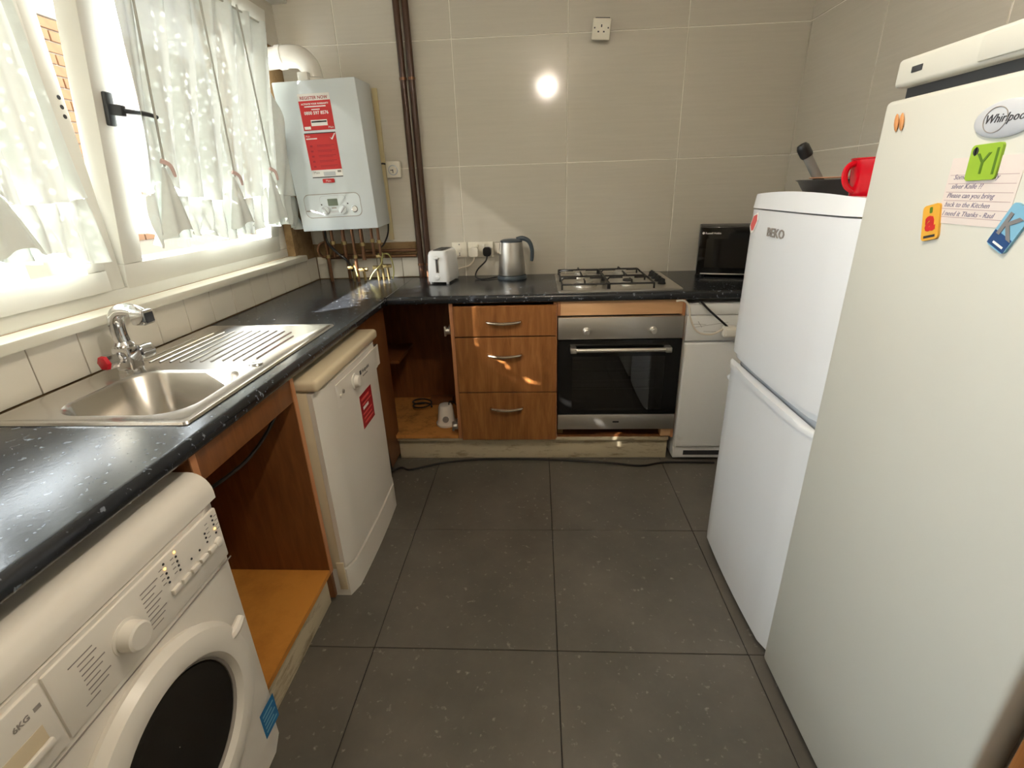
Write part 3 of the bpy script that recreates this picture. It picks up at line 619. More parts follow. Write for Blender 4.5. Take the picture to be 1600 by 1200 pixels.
dd = obj('door', bowed(-0.950, -0.350, 0.128, 0.804, -0.812, -0.772, 0.008), 'wmwhite', t)
obj('kick_panel', bowed(-0.952, -0.348, 0.0, 0.120, -0.86, -0.768, 0.010), 'wmwhite', t)
fa = obj('fascia', bowed(-0.862, -0.352, 0.695, 0.782, -0.776, -0.7695, 0.005), 'wmwhite', dd)
obj('knob', lathe(B(), [(0.030, 0), (0.030, 0.004), (0.022, 0.006), (0.020, 0.020), (0.016, 0.022)], (-0.770, -0.668, 0.737), (1, 0, 0), 24), 'wmwhite', fa)
for y, z in ((-0.80, 0.735), (-0.775, 0.742)): obj('button', lathe(B(), [(0.008, 0), (0.007, 0.004)], (-0.772, y, z), (1, 0, 0), 14), 'greyink' if z > 0.74 else 'wmwhite', fa)
text('lettering', 'Hotpoint', 0.022, 'ink', fa, (-0.7686, -0.590, 0.738), Y, Z); plate('logo_mark', rect(0.016, 0.016), 'ink', fa, (-0.7690, -0.612, 0.738), Y, Z); plate('print_line', rect(0.055, 0.005), 'greyink', fa, (-0.7686, -0.585, 0.723), Y, Z, 0.0003)
st = plate('sticker', rect(0.130, 0.135), 'darkred', dd, (-0.7715, -0.645, 0.528), Y, Z, 0.0012)
for k, (wd, hh) in enumerate(((0.085, 0.010), (0.10, 0.006), (0.06, 0.012), (0.10, 0.006), (0.09, 0.006), (0.10, 0.008))): plate('print_line', rect(wd, hh), 'pinkred' if k != 2 else 'paperwhite', st, (-0.7702, -0.633 + 0.004 * (k % 3), 0.638 - k * 0.019), Y, Z, 0.0003)
obj('side_trim', bx(-0.828, -0.800, -0.956, -0.950, 0.03, 0.15, 0.002), 'lid', t)

# washing machine
t = thing('washing_machine', 'white front-loading washing machine under the worktop in the near corner', 'washing machine', (-1.09, -1.75, 0.0))
WF = -0.795; y0, y1 = -2.048, -1.448
obj('body', bx(-1.36, -0.835, y0, y1, 0.015, 0.80, 0.004), 'wmwhite', t)
b = B(); pf = [(-1.36, 0.775), (WF, 0.775)] + [(WF - 0.045 + 0.045 * math.cos(a), 0.790 + 0.048 * math.sin(a)) for a in [k / 7 * PI / 2 for k in range(8)]] + [(-1.36, 0.838)]
prism(b, pf, (0, y0, 0), X, Z, Y * (y1 - y0))
obj('top_cover', b, 'wmwhite', t)
fr = obj('front_panel', bowed(y0, y1, 0.085, 0.772, -0.836, WF + 0.004, 0.004), 'wmwhite', t)
obj('kick_panel', bowed(y0 + 0.004, y1 - 0.004, 0.012, 0.080, -0.836, WF, 0.004), 'wmwhite', t)
cpn = obj('control_panel', bx(WF, WF + 0.008, -1.862, y1 + 0.012 - 0.032, 0.640, 0.764, 0.003), 'wmwhite', fr)
obj('panel_groove', bx(WF + 0.003, WF + 0.0048, y0 + 0.01, y1 - 0.012, 0.6255, 0.6280), 'greyink', fr)
kn = obj('programme_knob', lathe(B(), [(0.030, 0), (0.030, 0.002), (0.0255, 0.003), (0.0245, 0.024), (0.021, 0.027)], (WF + 0.008, -1.735, 0.700), (1, 0, 0), 32), 'wmwhite', cpn)
XF_ = WF + 0.0082
for side, ya in ((0, -1.818), (1, -1.690)):
    for k in range(9): plate('print_line', rect(0.026 + 0.008 * ((k * 7) % 3), 0.0020), 'greyink', cpn, (XF_, ya - (0.012 if side == 0 and k in (0, 8) else 0), 0.662 + k * 0.0098), Y, Z, 0.0003)
for k in range(5): obj('button', bx(WF + 0.007, WF + 0.015, -1.632 + k * 0.0275, -1.610 + k * 0.0275, 0.684, 0.695, 0.002), 'wmwhite', cpn)
obj('start_button', lathe(B(), [(0.011, 0), (0.010, 0.007), (0.007, 0.009)], (WF + 0.007, -1.489, 0.690), (1, 0, 0), 18), 'wmwhite', cpn)
def dots(ya, n_, lit, dz=0.0105, z0_=0.712):
    for k in range(n_): obj('indicator', lathe(B(), [(0.0026, 0), (0.0022, 0.0012)], (XF_, ya, z0_ + k * dz), (1, 0, 0), 8), 'led' if k == lit else 'ink', cpn)
dots(-1.628, 5, 3); dots(-1.598, 5, 4, z0_=0.714); dots(-1.566, 1, -1); dots(-1.541, 1, -1); dots(-1.516, 3, -1); dots(-1.486, 5, 1)
for ya in (-1.642, -1.612, -1.510, -1.480):
    for k in range(4): plate('print_line', rect(0.008, 0.0018), 'greyink', cpn, (XF_, ya, 0.716 + k * 0.0105), Y, Z, 0.0003)
dw_ = obj('detergent_drawer', bx(WF, WF + 0.009, y0 + 0.012, -1.866, 0.640, 0.764, 0.003), 'wmwhite', fr)
obj('pull_recess', bx(WF + 0.0085, WF + 0.0095, -1.99, -1.885, 0.672, 0.706, 0.0004), 'lid', dw_); obj('pull_lip', bx(WF + 0.009, WF + 0.016, -1.992, -1.883, 0.668, 0.680, 0.003), 'wmwhite', dw_)
text('lettering', '6KG', 0.012, 'greyink', dw_, (WF + 0.0092, -1.915, 0.730), Y, Z, bold=0.0003); plate('print_line', rect(0.010, 0.007), 'greyink', dw_, (WF + 0.0092, -1.886, 0.731), Y, Z, 0.0003)
dc = (WF + 0.004, -1.728, 0.402)
dd = obj('door_ring', lathe(B(), [(0.216, 0), (0.218, 0.010), (0.208, 0.026), (0.184, 0.034), (0.162, 0.030), (0.152, 0.018), (0.149, 0.004)], dc, (1, 0, 0), 64, cap=False), 'wmwhite', fr)
obj('door_glass', lathe(B(), [(0.151, 0.008), (0.143, 0.016), (0.120, 0.012), (0.095, 0.0065), (0.001, 0.0035)], dc, (1, 0, 0), 48, cap=False), 'doorglass', dd)
obj('glass_bezel', lathe(B(), [(0.154, 0.012), (0.151, 0.020), (0.147, 0.016), (0.147, 0.006)], dc, (1, 0, 0), 48, cap=False), 'greyink', dd)
a = math.radians(28); b = B(); c0 = Vector((WF + 0.024, dc[1] + 0.19 * math.cos(a), dc[2] + 0.19 * math.sin(a)))
tube(b, [c0, c0 + Vector((0.006, 0.018, 0.004)), c0 + Vector((0.004, 0.046, 0.012))], lambda q: 0.013 - 0.004 * q, 8); obj('door_latch', b, 'wmwhite', dd)
lb = plate('energy_label', rect(0.062, 0.082), 'blue', fr, (WF + 0.0018, -1.522, 0.098), Y, Z, 0.0010)
for k in range(5): plate('print_line', rect(0.048 - 0.01 * (k % 2), 0.005), 'lightblue', lb, (WF + 0.0030, -1.515, 0.110 + k * 0.013), Y, Z, 0.0003)

# ================================================================== FRIDGES
XF = 0.575
t = thing('fridge_freezer', 'white fridge freezer with a frying pan on top, nearest the back wall', 'fridge', (0.88, -0.895, 0.0))
fy0, fy1 = -1.182, -0.612
obj('body', bx(0.628, 1.175, fy0, fy1, 0.03, 1.322, 0.006), 'white', t)
def bowf(y0, y1, z0, z1, xb, xf, bow, n=14, r=0.012):
    P = [(xb, y0)] + [(xf + bow * (2 * k / n - 1) ** 2 + (r if k in (0, n) else 0), y0 + (y1 - y0) * k / n + (0.0 if k not in (0, n) else 0)) for k in range(n + 1)] + [(xb, y1)]
    return prism(B(), P, (0, 0, z0), X, Y, Z * (z1 - z0))
b = bowf(fy0, fy1, 1.296, 1.345, 0.66, XF - 0.002, 0.010)
for v in b.verts:
    if v.co.z > 1.33: v.co.z += -0.012 * ((v.co.y - (fy0 + fy1) / 2) / 0.285) ** 2; v.co.x += 0.006 if v.co.x < 0.62 else 0
obj('top_cover', b, 'white', t)
ud = obj('upper_door', bowf(fy0, fy1, 0.828, 1.292, 0.624, XF, 0.010), 'white', t); ld = obj('lower_door', bowf(fy0, fy1, 0.030, 0.768, 0.624, XF, 0.010), 'white', t)
obj('door_bottom_rail', bowf(fy0, fy1, 0.806, 0.826, 0.624, XF + 0.014, 0.008), 'white', ud)
b = bowf(fy0, fy1, 0.768, 0.786, XF + 0.024, XF - 0.005, 0.010); bmesh.ops.bevel(b, geom=[e for e in b.edges if min(v.co.z for v in e.verts) > 0.775 and max(v.co.x for v in e.verts) < 0.597], offset=0.008, segments=3, profile=0.5, affect='EDGES'); obj('handle_lip', b, 'white', ld)
obj('handle_recess', bowf(fy0 + 0.01, fy1 - 0.01, 0.768, 0.806, 0.624, XF + 0.034, 0.004), 'badge', ld)
obj('hinge', bx(0.60, 0.632, fy0 - 0.004, fy0 + 0.03, 1.293, 1.297, 0.001), 'brass', t)
obj('hinge_knob', lathe(B(), [(0.012, 0), (0.012, 0.012), (0.009, 0.016)], (XF + 0.03, fy1 + 0.0, 0.71), (0, 1, 0), 14), 'white', t)
obj('gasket_flap', bx(0.600, 0.618, fy0 - 0.012, fy0 - 0.002, 1.10, 1.285, 0.002), 'wmwhite', ud)
text('lettering', 'BEKO', 0.034, 'greyink', ud, (XF - 0.0006, -0.785, 1.224), -Y, Z, bold=0.0005, depth=0.002, sx=1.25)
P = [(0, 0.02), (0.02, 0.055), (0.048, 0.062), (0.052, 0.04), (0.03, 0.004), (0.012, 0)]
stk = plate('sticker', P, 'paperwhite', ud, (XF + 0.004, -0.652, 1.222), -Y, Z, 0.0030); plate('print_mark', [(a * 0.8 + 0.006, b_ * 0.8 + 0.007) for a, b_ in P], 'pinkred', stk, (XF + 0.001, -0.652, 1.222), -Y, Z, 0.0004)

t = thing('larder_fridge', 'tall cream fridge with magnets and a note, in the right foreground', 'fridge', (0.88, -1.495, 0.0))
gy0, gy1 = -1.786, -1.203
obj('body', bx(0.632, 1.175, gy0, gy1, 0.03, 1.505, 0.005), 'cream', t); 
tp = obj('top_panel', bx(0.582, 1.175, gy0, gy1, 1.527, 1.574, 0.007, 3), 'cream', t); obj('top_gap', bx(0.605, 1.16, gy0 + 0.006, gy1 - 0.006, 1.500, 1.530), 'darkgrey', t)
obj('panel_inset', bx(0.578, 0.584, gy0 + 0.02, -1.395, 1.532, 1.568, 0.003), 'cream', tp); obj('switch_window', bx(0.5805, 0.583, -1.272, -1.246, 1.546, 1.556, 0.001), 'darkgrey', tp)
dr = obj('door', bx(XF, 0.628, gy0, gy1, 0.032, 1.506, 0.009, 3), 'cream', t)
bd = obj('badge', lathe(B(), [(0.050, 0), (0.050, 0.003), (0.045, 0.005)], (0, 0, 0), (0, 0, 1), 40), 'badge', dr, local=True)
for v in bd.data.vertices: v.co = Vector((XF - 0.002 - v.co.z, -1.487 + v.co.x * 1.05, 1.446 + v.co.y * 0.50)) - OFF[dr.name] + Vector((0.002, 0, 0))
text('lettering', 'Whirlpool', 0.0165, 'ink', bd, (XF - 0.0051, -1.455, 1.442), -Y, Z, shear=0.3)
b = B(); tube(b, [(XF - 0.0055, -1.474 - 0.020 * math.cos(a) , 1.446 + 0.017 * math.sin(a)) for a in [k * 0.6 for k in range(11)]], 0.0007, 5, 3); obj('swoosh', b, 'greyink', bd)

# fridge magnets and note
def magnet(name, label, mat, P, ctr, ang, th=0.003, cat='magnet'):
    """P polygon around (0,0); rotated by ang in the door plane"""
    c, s = math.cos(ang), math.sin(ang); u = -Y * c + Z * s; v = Y * s + Z * c
    o = Vector((XF, ctr[0], ctr[1])); r = thing(name, label, cat, o, group='things stuck to the cream fridge door')
    plate('card', P, mat, r, o, u, v, th); return r, o + u.cross(v) * th, u, v
def rc(w_, h_, r=0.006): return [(a - w_ / 2, b_ - h_ / 2) for a, b_ in rrect(w_, h_, r, 3)]
r, o, u, v = magnet('paper_note', 'ruled paper note with handwriting held by magnets', 'paper', rect(0.130, 0.098), (-1.410, 1.300), math.radians(0), 0.0008, 'note')
for k in range(6): plate('ruled_line', rect(0.122, 0.0007), 'rule', r, o + u * 0.004 + v * (0.010 + k * 0.0125), u, v, 0.0002)
for k, s_ in enumerate(('Someone Took My', 'silver Knife ??', 'Please can you bring', 'back to the Kitchen', 'I need it Thanks - Raul')):
    text('handwriting', s_, 0.0105, 'penink', r, o + u * (0.012 if k < 2 else 0.008) + v * (0.0665 - k * 0.0135), u, v, shear=0.35, depth=0.0003, sx=1.02)
r, o, u, v = magnet('letter_magnet', 'green square magnet with letter Y above the paper note', 'green', rc(0.054, 0.050), (-1.473, 1.390), math.radians(2), 0.004)
text('letter', 'Y', 0.042, 'dkgreen', r, o - u * 0.001 - v * 0.016, u, v, 'CENTER'); plate('corner_print', rc(0.010, 0.012), 'ink', r, o - u * 0.018 + v * 0.016, u, v, 0.0004); plate('edge_print', rect(0.004, 0.036), 'dkgreen', r, o + u * 0.019 - v * 0.018, u, v, 0.0004)
r, o, u, v = magnet('letter_magnet', 'yellow magnet with a red letter a left of the note', 'yellow', rc(0.036, 0.058), (-1.402, 1.300), math.radians(14), 0.004)
text('letter', 'a', 0.046, 'red', r, o + v * -0.012, u, v, 'CENTER', bold=0.002); plate('leaf_print', rc(0.006, 0.010, 0.002), 'dkgreen', r, o + v * 0.020, u, v, 0.0004); plate('edge_print', rect(0.024, 0.004), 'ink', r, o - u * 0.012 - v * 0.025, u, v, 0.0004)
r, o, u, v = magnet('letter_magnet', 'blue magnet with a rope letter K right of the note', 'lightblue', rc(0.036, 0.064), (-1.550, 1.301), math.radians(-24), 0.004)
plate('sea_print', rect(0.034, 0.020), 'navy', r, o - u * 0.017 - v * 0.030, u, v, 0.0004); text('letter', 'K', 0.044, 'ropegrey', r, o - v * 0.012 + u.cross(v) * 0.0004, u, v, 'CENTER', bold=0.001); plate('print_line', rect(0.020, 0.003), 'paperwhite', r, o - v * 0.026 - u * 0.008 + u.cross(v) * 0.0004, u, v, 0.0003)
for dy, lab in ((-1.252, 'brown almond-shaped magnet, the one nearer the back wall'), (-1.266, 'brown almond-shaped magnet, the one nearer the oval badge')):
    o = Vector((XF, dy, 1.466)); b = B(); lathe(b, [(0.0001, -0.016), (0.0035, -0.011), (0.0055, -0.002), (0.005, 0.006), (0.003, 0.013), (0.0001, 0.016)], (0, 0, 0), (0, 0.25, 1), 12)
    for q in b.verts: q.co = Vector((q.co.x * 0.5, q.co.y, q.co.z)) + o - X * 0.0026
    tag(obj('almond_magnet', b, 'orangew'), lab, 'magnet', 'things stuck to the cream fridge door')

# things on the white fridge
zt_ = 1.3225
t = thing('frying_pan', 'black frying pan with grey handle lying on the white fridge', 'pan', (0.80, -0.79, zt_))
pc = (0.800, -0.790, zt_ + 0.0005)
obj('pan_bowl', lathe(B(), [(0.001, 0), (0.118, 0), (0.125, 0.004), (0.150, 0.044), (0.157, 0.048), (0.150, 0.049), (0.122, 0.008), (0.001, 0.005)], pc, (0, 0, 1), 48, cap=False), 'pan', t)
b = B(); h0 = Vector((0.715, -0.755, zt_ + 0.038)); h1 = Vector((0.660, -0.755, zt_ + 0.118)); tube(b, [h0, h0.lerp(h1, 0.5), h1], 0.0125, 12); hd = obj('handle', b, 'pangrey', t)
d_ = (h1 - h0).normalized(); b = B(); lathe(b, [(0.0145, 0), (0.0165, 0.006), (0.0165, 0.030), (0.012, 0.038), (0.004, 0.040)], h1 - d_ * 0.010, d_, 16); obj('grip_end', b, 'black', hd)
b = B(); lathe(b, [(0.165, 0), (0.170, 0.002), (0.165, 0.004)], (0.845, -0.80, zt_ + 0.0515), (0.0, 0.0, 1), 32); tag(obj('tan_board', b, 'tanrim'), 'thin tan round board resting on the frying pan', 'board')
t = thing('red_mug', 'large red plastic mug on the white fridge beside the pan', 'mug', (0.745, -1.03, zt_))
mc = (0.722, -1.00, zt_ + 0.0005)
obj('cup', lathe(B(), [(0.001, 0), (0.048, 0), (0.056, 0.010), (0.064, 0.090), (0.066, 0.092), (0.0635, 0.094), (0.054, 0.012), (0.001, 0.006)], mc, (0, 0, 1), 40, cap=False), 'redplastic', t)
b = B(); tube(b, [(mc[0] - 0.050, mc[1], mc[2] + 0.018), (mc[0] - 0.074, mc[1], mc[2] + 0.034), (mc[0] - 0.082, mc[1], mc[2] + 0.060), (mc[0] - 0.074, mc[1], mc[2] + 0.078), (mc[0] - 0.058, mc[1], mc[2] + 0.082)], 0.007, 8); obj('handle', b, 'redplastic', t)

# oak cupboard at the right edge of the frame
t = thing('base_cupboard', 'oak base cupboard just past the cream fridge, bottom right', 'cupboard', (0.90, -2.05, 0.0))
obj('body', bx(0.622, 1.20, -2.30, -1.802, 0.12, 0.868), 'board', t); obj('plinth', bx(0.66, 0.68, -2.30, -1.802, 0.0, 0.12), 'plinth', t); dr = obj('door', bx(0.602, 0.620, -2.298, -1.804, 0.13, 0.866, 0.0015, 1), 'oak', t)
b = B(); tube(b, [(0.602, -2.20, 0.80), (0.585, -2.19, 0.80), (0.575, -2.12, 0.80), (0.585, -2.05, 0.80), (0.602, -2.04, 0.80)], 0.006, 8); obj('handle', b, 'handle', dr)
tag(obj('worktop_offcut', bx(0.595, 1.205, -2.31, -1.80, 0.869, 0.909, 0.008), 'worktop'), 'short black worktop on the oak cupboard by the cream fridge', 'worktop')

# ================================================================== ON THE BACK WORKTOP
# microwave (turned towards the room)
t = thing('microwave', 'black microwave at the right end of the back worktop', 'microwave', (0.738, 0.350, ZW), (0, 0, math.radians(-16)))
mw, md, mh = 0.44, 0.195, 0.255
obj('case', bx(0, mw, 0.012, md, 0.012, mh, 0.006), 'black', t, local=True)
b = B(); box(b, 0.0, 0.335, 0, 0.014, 0.014, mh - 0.002, 0.003); dr = obj('door', b, 'blackgloss', t, local=True); obj('door_window', bx(0.035, 0.30, -0.0008, 0.001, 0.05, 0.195), 'doorglass', dr, local=True)
obj('control_panel', bx(0.337, mw, 0, 0.014, 0.014, mh - 0.002, 0.003), 'darkgrey', t, local=True)
text('lettering', 'Russell Hobbs', 0.013, 'paperwhite', dr, (0.026, -0.0002, 0.218), X, Z, local=True, bold=0.0002); obj('logo_mark', lathe(B(), [(0.006, 0), (0.006, 0.0006)], (0.017, 0.0, 0.2225), (0, -1, 0), 14), 'paperwhite', dr, local=True)
for x, y in ((0.03, 0.03), (mw - 0.03, 0.03), (0.03, md - 0.03), (mw - 0.03, md - 0.03)): obj('foot', lathe(B(), [(0.012, 0), (0.012, 0.012)], (x, y, 0.0005), (0, 0, 1), 12), 'black', t, local=True)
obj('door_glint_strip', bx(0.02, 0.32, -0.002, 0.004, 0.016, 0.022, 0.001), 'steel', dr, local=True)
# toaster
t = thing('toaster', 'white two-slice toaster standing in front of the copper pipes', 'toaster', (-0.612, 0.400, ZW), (0, 0, math.radians(-8)))
b = B(); R_ = []
for z, w_, d_ in ((0.012, 0.118, 0.20), (0.02, 0.122, 0.205), (0.09, 0.116, 0.20), (0.150, 0.108, 0.195), (0.166, 0.098, 0.186), (0.172, 0.084, 0.175)):
    R_.append([Vector((a - w_ / 2, b_ - d_ / 2, z)) for a, b_ in rrect(w_, d_, 0.022, 4)])
obj('shell', rings(b, R_), 'white', t, local=True, ang=50)
obj('top_plate', prism(B(), [(a - 0.032, b_ - 0.075) for a, b_ in rrect(0.064, 0.15, 0.02, 4)], (0, 0, 0.1715), X, Y, Z * 0.003), 'darkgrey', t, local=True)
for x in (-0.014, 0.014): obj('slot', bx(x - 0.009, x + 0.009, -0.065, 0.065, 0.1742, 0.1755), 'ink', t, local=True)
obj('lever_slot', bx(-0.009, 0.009, -0.1025, -0.098, 0.060, 0.142, 0.002), 'greyink', t, local=True); obj('lever_channel', bx(-0.0035, 0.0035, -0.1032, -0.10, 0.066, 0.136, 0.001), 'ink', t, local=True)
obj('lever', bx(-0.014, 0.014, -0.116, -0.098, 0.132, 0.144, 0.004), 'white', t, local=True); obj('browning_dial', lathe(B(), [(0.013, 0), (0.012, 0.010), (0.008, 0.012)], (0, -0.1005, 0.038), (0, -1, 0), 18), 'white', t, local=True)
for x in (-0.045, 0.045):
    for y in (-0.08, 0.08): obj('foot', lathe(B(), [(0.008, 0), (0.010, 0.014)], (x, y, 0.0005), (0, 0, 1), 10), 'white', t, local=True)
# kettle
kx, ky = -0.238, 0.445
t = thing('kettle', 'brushed steel jug kettle with slate handle on the back worktop', 'kettle', (kx, ky, ZW))
obj('base', lathe(B(), [(0.080, 0), (0.082, 0.006), (0.078, 0.018), (0.070, 0.022)], (kx, ky, ZW + 0.0005), (0, 0, 1), 36), 'kettledark', t)
obj('jug', lathe(B(), [(0.073, 0.023), (0.0745, 0.027), (0.070, 0.10), (0.063, 0.18), (0.061, 0.196)], (kx, ky, ZW), (0, 0, 1), 40), 'steelv', t)
obj('lid', lathe(B(), [(0.061, 0.196), (0.060, 0.203), (0.045, 0.210), (0.001, 0.213)], (kx, ky, ZW), (0, 0, 1), 36, cap=False), 'kettledark', t)
b = B(); prism(b, [(-0.018, 0), (0.018, 0), (0.010, 0.055), (-0.010, 0.055)], (kx - 0.064, ky, ZW + 0.140), Y, Z, -X * 0.012)
for v in b.verts:
    if v.co.z > ZW + 0.17 and v.co.x < kx - 0.070: v.co.x -= 0.012
obj('spout', b, 'steelv', t)
b = B(); tube(b, [(kx + 0.030, ky, ZW + 0.207), (kx + 0.062, ky, ZW + 0.213), (kx + 0.096, ky, ZW + 0.196), (kx + 0.112, ky, ZW + 0.155), (kx + 0.112, ky, ZW + 0.110), (kx + 0.108, ky, ZW + 0.092)], lambda q: 0.0135 - 0.004 * q, 10); obj('handle', b, 'kettledark', t)
# sockets and plugs
def plate_box(x0, x1, z0, z1, d=0.010): return bx(x0, x1, YB - 0.0075 - d, YB - 0.0072, z0, z1, 0.003)
YS = YB - 0.0175
t = thing('fused_switch', 'single white switch plate between the toaster and double socket', 'socket', (-0.541, YS, 1.02)); obj('faceplate', plate_box(-0.583, -0.499, 1.016, 1.100), 'socket', t)
obj('rocker', bx(-0.552, -0.530, YS - 0.004, YS, 1.050, 1.072, 0.002), 'socket', t)
for z in (1.040, 1.030, 1.088): obj('screw', lathe(B(), [(0.0035, 0), (0.003, 0.001)], (-0.541, YS, z), (0, -1, 0), 10), 'ink', t)
t = thing('double_socket', 'white double wall socket beside the kettle', 'socket', (-0.42, YS, 1.01)); obj('faceplate', plate_box(-0.491, -0.347, 1.014, 1.100), 'socket', t)
for x in (-0.436, -0.402): obj('rocker', bx(x - 0.007, x + 0.007, YS - 0.004, YS, 1.072, 1.088, 0.002), 'socket', t)
t = thing('plug', 'white plug with a pale lead in the double socket', 'plug', (-0.458, YS - 0.02, 1.02)); b = prism(B(), [(a - 0.024, b_ - 0.026) for a, b_ in rrect(0.048, 0.052, 0.010, 3)], (-0.458, YS - 0.0005, 1.047), X, Z, -Y * 0.030); obj('plug_body', b, 'plug', t)
b = B(); tube(b, [(-0.456, YS - 0.02, 1.022), (-0.460, YS - 0.022, 1.000), (-0.485, YS - 0.03, 0.975), (-0.525, YS - 0.05, 0.966), (-0.552, YS - 0.08, 0.962)], 0.0040, 8); obj('lead', b, 'cablew', t)
t = thing('plug', 'black plug with the kettle lead in the double socket', 'plug', (-0.383, YS - 0.02, 1.02)); b = prism(B(), [(a - 0.023, b_ - 0.025) for a, b_ in rrect(0.046, 0.050, 0.016, 4)], (-0.381, YS - 0.0005, 1.047), X, Z, -Y * 0.030); obj('plug_body', b, 'black', t)
b = B(); tube(b, [(-0.382, YS - 0.022, 1.022), (-0.392, YS - 0.025, 0.995), (-0.435, YS - 0.05, 0.955), (-0.446, YS - 0.09, 0.925), (-0.425, YS - 0.13, ZW + 0.0055), (-0.375, YS - 0.14, ZW + 0.0055), (-0.335, ky + 0.005, ZW + 0.0065), (-0.322, ky + 0.004, ZW + 0.0075)], 0.0042, 8); obj('lead', b, 'cableb', t)
t = thing('wall_socket', 'loose crooked wall socket high on the tiled back wall', 'socket', (0.222, YB - 0.05, 2.07), (math.radians(4), math.radians(5), math.radians(-8)))
obj('faceplate', bx(-0.043, 0.043, -0.012, 0.0, -0.043, 0.043, 0.004), 'socket', t, local=True); obj('back_box', bx(-0.034, 0.036, 0.0, 0.030, -0.034, 0.048, 0.003), 'ink', t, local=True)
for x, z, w_, h_ in ((0, 0.012, 0.006, 0.011), (-0.013, -0.011, 0.008, 0.006), (0.013, -0.011, 0.008, 0.006), (-0.032, 0.004, 0.006, 0.006), (0.032, 0.004, 0.006, 0.006)): obj('hole', bx(x - w_ / 2, x + w_ / 2, -0.0128, -0.0118, z - h_ / 2, z + h_ / 2), 'ink', t, local=True)

# ================================================================== BOILER AND PIPES
t = thing('boiler', 'white wall-hung gas boiler with red stickers in the corner', 'boiler', (-1.312, 0.300, 1.198), (math.radians(2.2), math.radians(-1.3), 0))
bw, bh = 0.398, 0.670
cs = obj('case', bx(0, bw, 0, 0.225, 0, bh, 0.005), 'boiler', t, local=True); obj('back_frame', bx(0.012, bw - 0.006, 0.225, 0.245, 0.01, bh - 0.02, 0.003), 'lid', t, local=True)
def uv(u_, v_): return (u_ * bw, -0.0003, (1 - v_) * bh)
def bplate(name, u0, u1, v0, v1, mat, par, th=0.0008, r=None, dy=0.0):
    w_, h_ = (u1 - u0) * bw, (v1 - v0) * bh; o = Vector(uv(u0, v1)); o.y -= dy
    return plate(name, rrect(w_, h_, r, 4) if r else rect(w_, h_), mat, par, o, X, Z, th, local=True)
s1 = bplate('warranty_sticker', 0.28, 0.665, 0.082, 0.310, 'red', cs); bplate('sticker_header', 0.28, 0.665, 0.082, 0.125, 'paperwhite', s1, 0.0004, dy=0.0008)
def btext(body, u_, v_, size, mat, par, al='CENTER', bold=0.0, dy=0.0012): o = Vector(uv(u_, v_)); o.y -= dy; return text('lettering', body, size, mat, par, o, X, Z, al, depth=0.0004, local=True, bold=bold)
btext('REGISTER NOW', 0.472, 0.117, 0.0185, 'darkred', s1, bold=0.0003, dy=0.0013); btext('ACTIVATE YOUR WARRANTY', 0.472, 0.150, 0.0098, 'paperwhite', s1, bold=0.0003); bplate('text_print', 0.34, 0.60, 0.158, 0.165, 'paperwhite', s1, 0.0003, dy=0.0008)
bplate('text_print', 0.42, 0.52, 0.177, 0.183, 'paperwhite', s1, 0.0003, dy=0.0008); btext('0800 597 8576', 0.472, 0.211, 0.0195, 'paperwhite', s1, bold=0.0004)
bplate('card_print', 0.385, 0.585, 0.245, 0.283, 'paperwhite', s1, 0.0004, dy=0.0008); bplate('card_stripe', 0.392, 0.578, 0.252, 0.262, 'ink', s1, 0.0003, dy=0.0013); bplate('corner_print', 0.295, 0.37, 0.285, 0.303, 'paperwhite', s1, 0.0004, dy=0.0008); btext('Main', 0.655, 0.302, 0.014, 'paperwhite', s1, 'RIGHT')
s2 = bplate('checklist_sticker', 0.27, 0.66, 0.330, 0.570, 'red', cs); btext('Main', 0.285, 0.352, 0.011, 'paperwhite', s2, 'LEFT'); bplate('text_print', 0.285, 0.42, 0.360, 0.367, 'paperwhite', s2, 0.0003, dy=0.0008)
bplate('top_stripe', 0.27, 0.66, 0.326, 0.332, 'ink', s2, 0.0004, dy=0.0008)
b = B(); o = Vector(uv(0.58, 0.375)); o.y -= 0.0012; prism(b, [(0, 0.012), (0.006, 0.006), (0.010, 0.008), (0.026, 0.028), (0.030, 0.026), (0.012, 0.0), (0.008, 0.0)], o, X, Z, -Y * 0.0004); obj('tick_mark', b, 'paperwhite', s2, local=True)
for k in range(5):
    v_ = 0.405 + k * 0.034; bplate('bullet_print', 0.315, 0.345, v_, v_ + 0.012, 'darkred', s2, 0.0003, dy=0.0008)
    bplate('text_print', 0.40, 0.62, v_, v_ + 0.004, 'darkred', s2, 0.0003, dy=0.0008); bplate('text_print', 0.40, 0.58, v_ + 0.009, v_ + 0.012, 'darkred', s2, 0.0003, dy=0.0008)
s3 = bplate('sticker_footer', 0.27, 0.66, 0.570, 0.622, 'paperwhite', cs); btext('Main', 0.335, 0.595, 0.016, 'greyink', s3); bplate('print_box', 0.42, 0.57, 0.585, 0.612, 'badge', s3, 0.0003, dy=0.0008); bplate('print_box', 0.60, 0.645, 0.578, 0.592, 'greyink', s3, 0.0003, dy=0.0008); bplate('bottom_stripe', 0.27, 0.66, 0.617, 0.623, 'ink', s3, 0.0003, dy=0.0008)
s4 = bplate('maker_badge', 0.39, 0.54, 0.632, 0.660, 'red', cs, 0.003, 0.004); btext('Main', 0.465, 0.653, 0.014, 'paperwhite', s4, dy=0.0034)
pn = bplate('control_surround', 0.09, 0.825, 0.735, 0.905, 'greyink', cs, 0.0010, 0.028); pf_ = bplate('control_face', 0.096, 0.819, 0.740, 0.900, 'boiler', pn, 0.0016, 0.026); bplate('control_outline', 0.30, 0.64, 0.748, 0.892, 'badge', pn, 0.0020, 0.018); bplate('control_field', 0.303, 0.637, 0.751, 0.889, 'boiler', pn, 0.0024, 0.017)
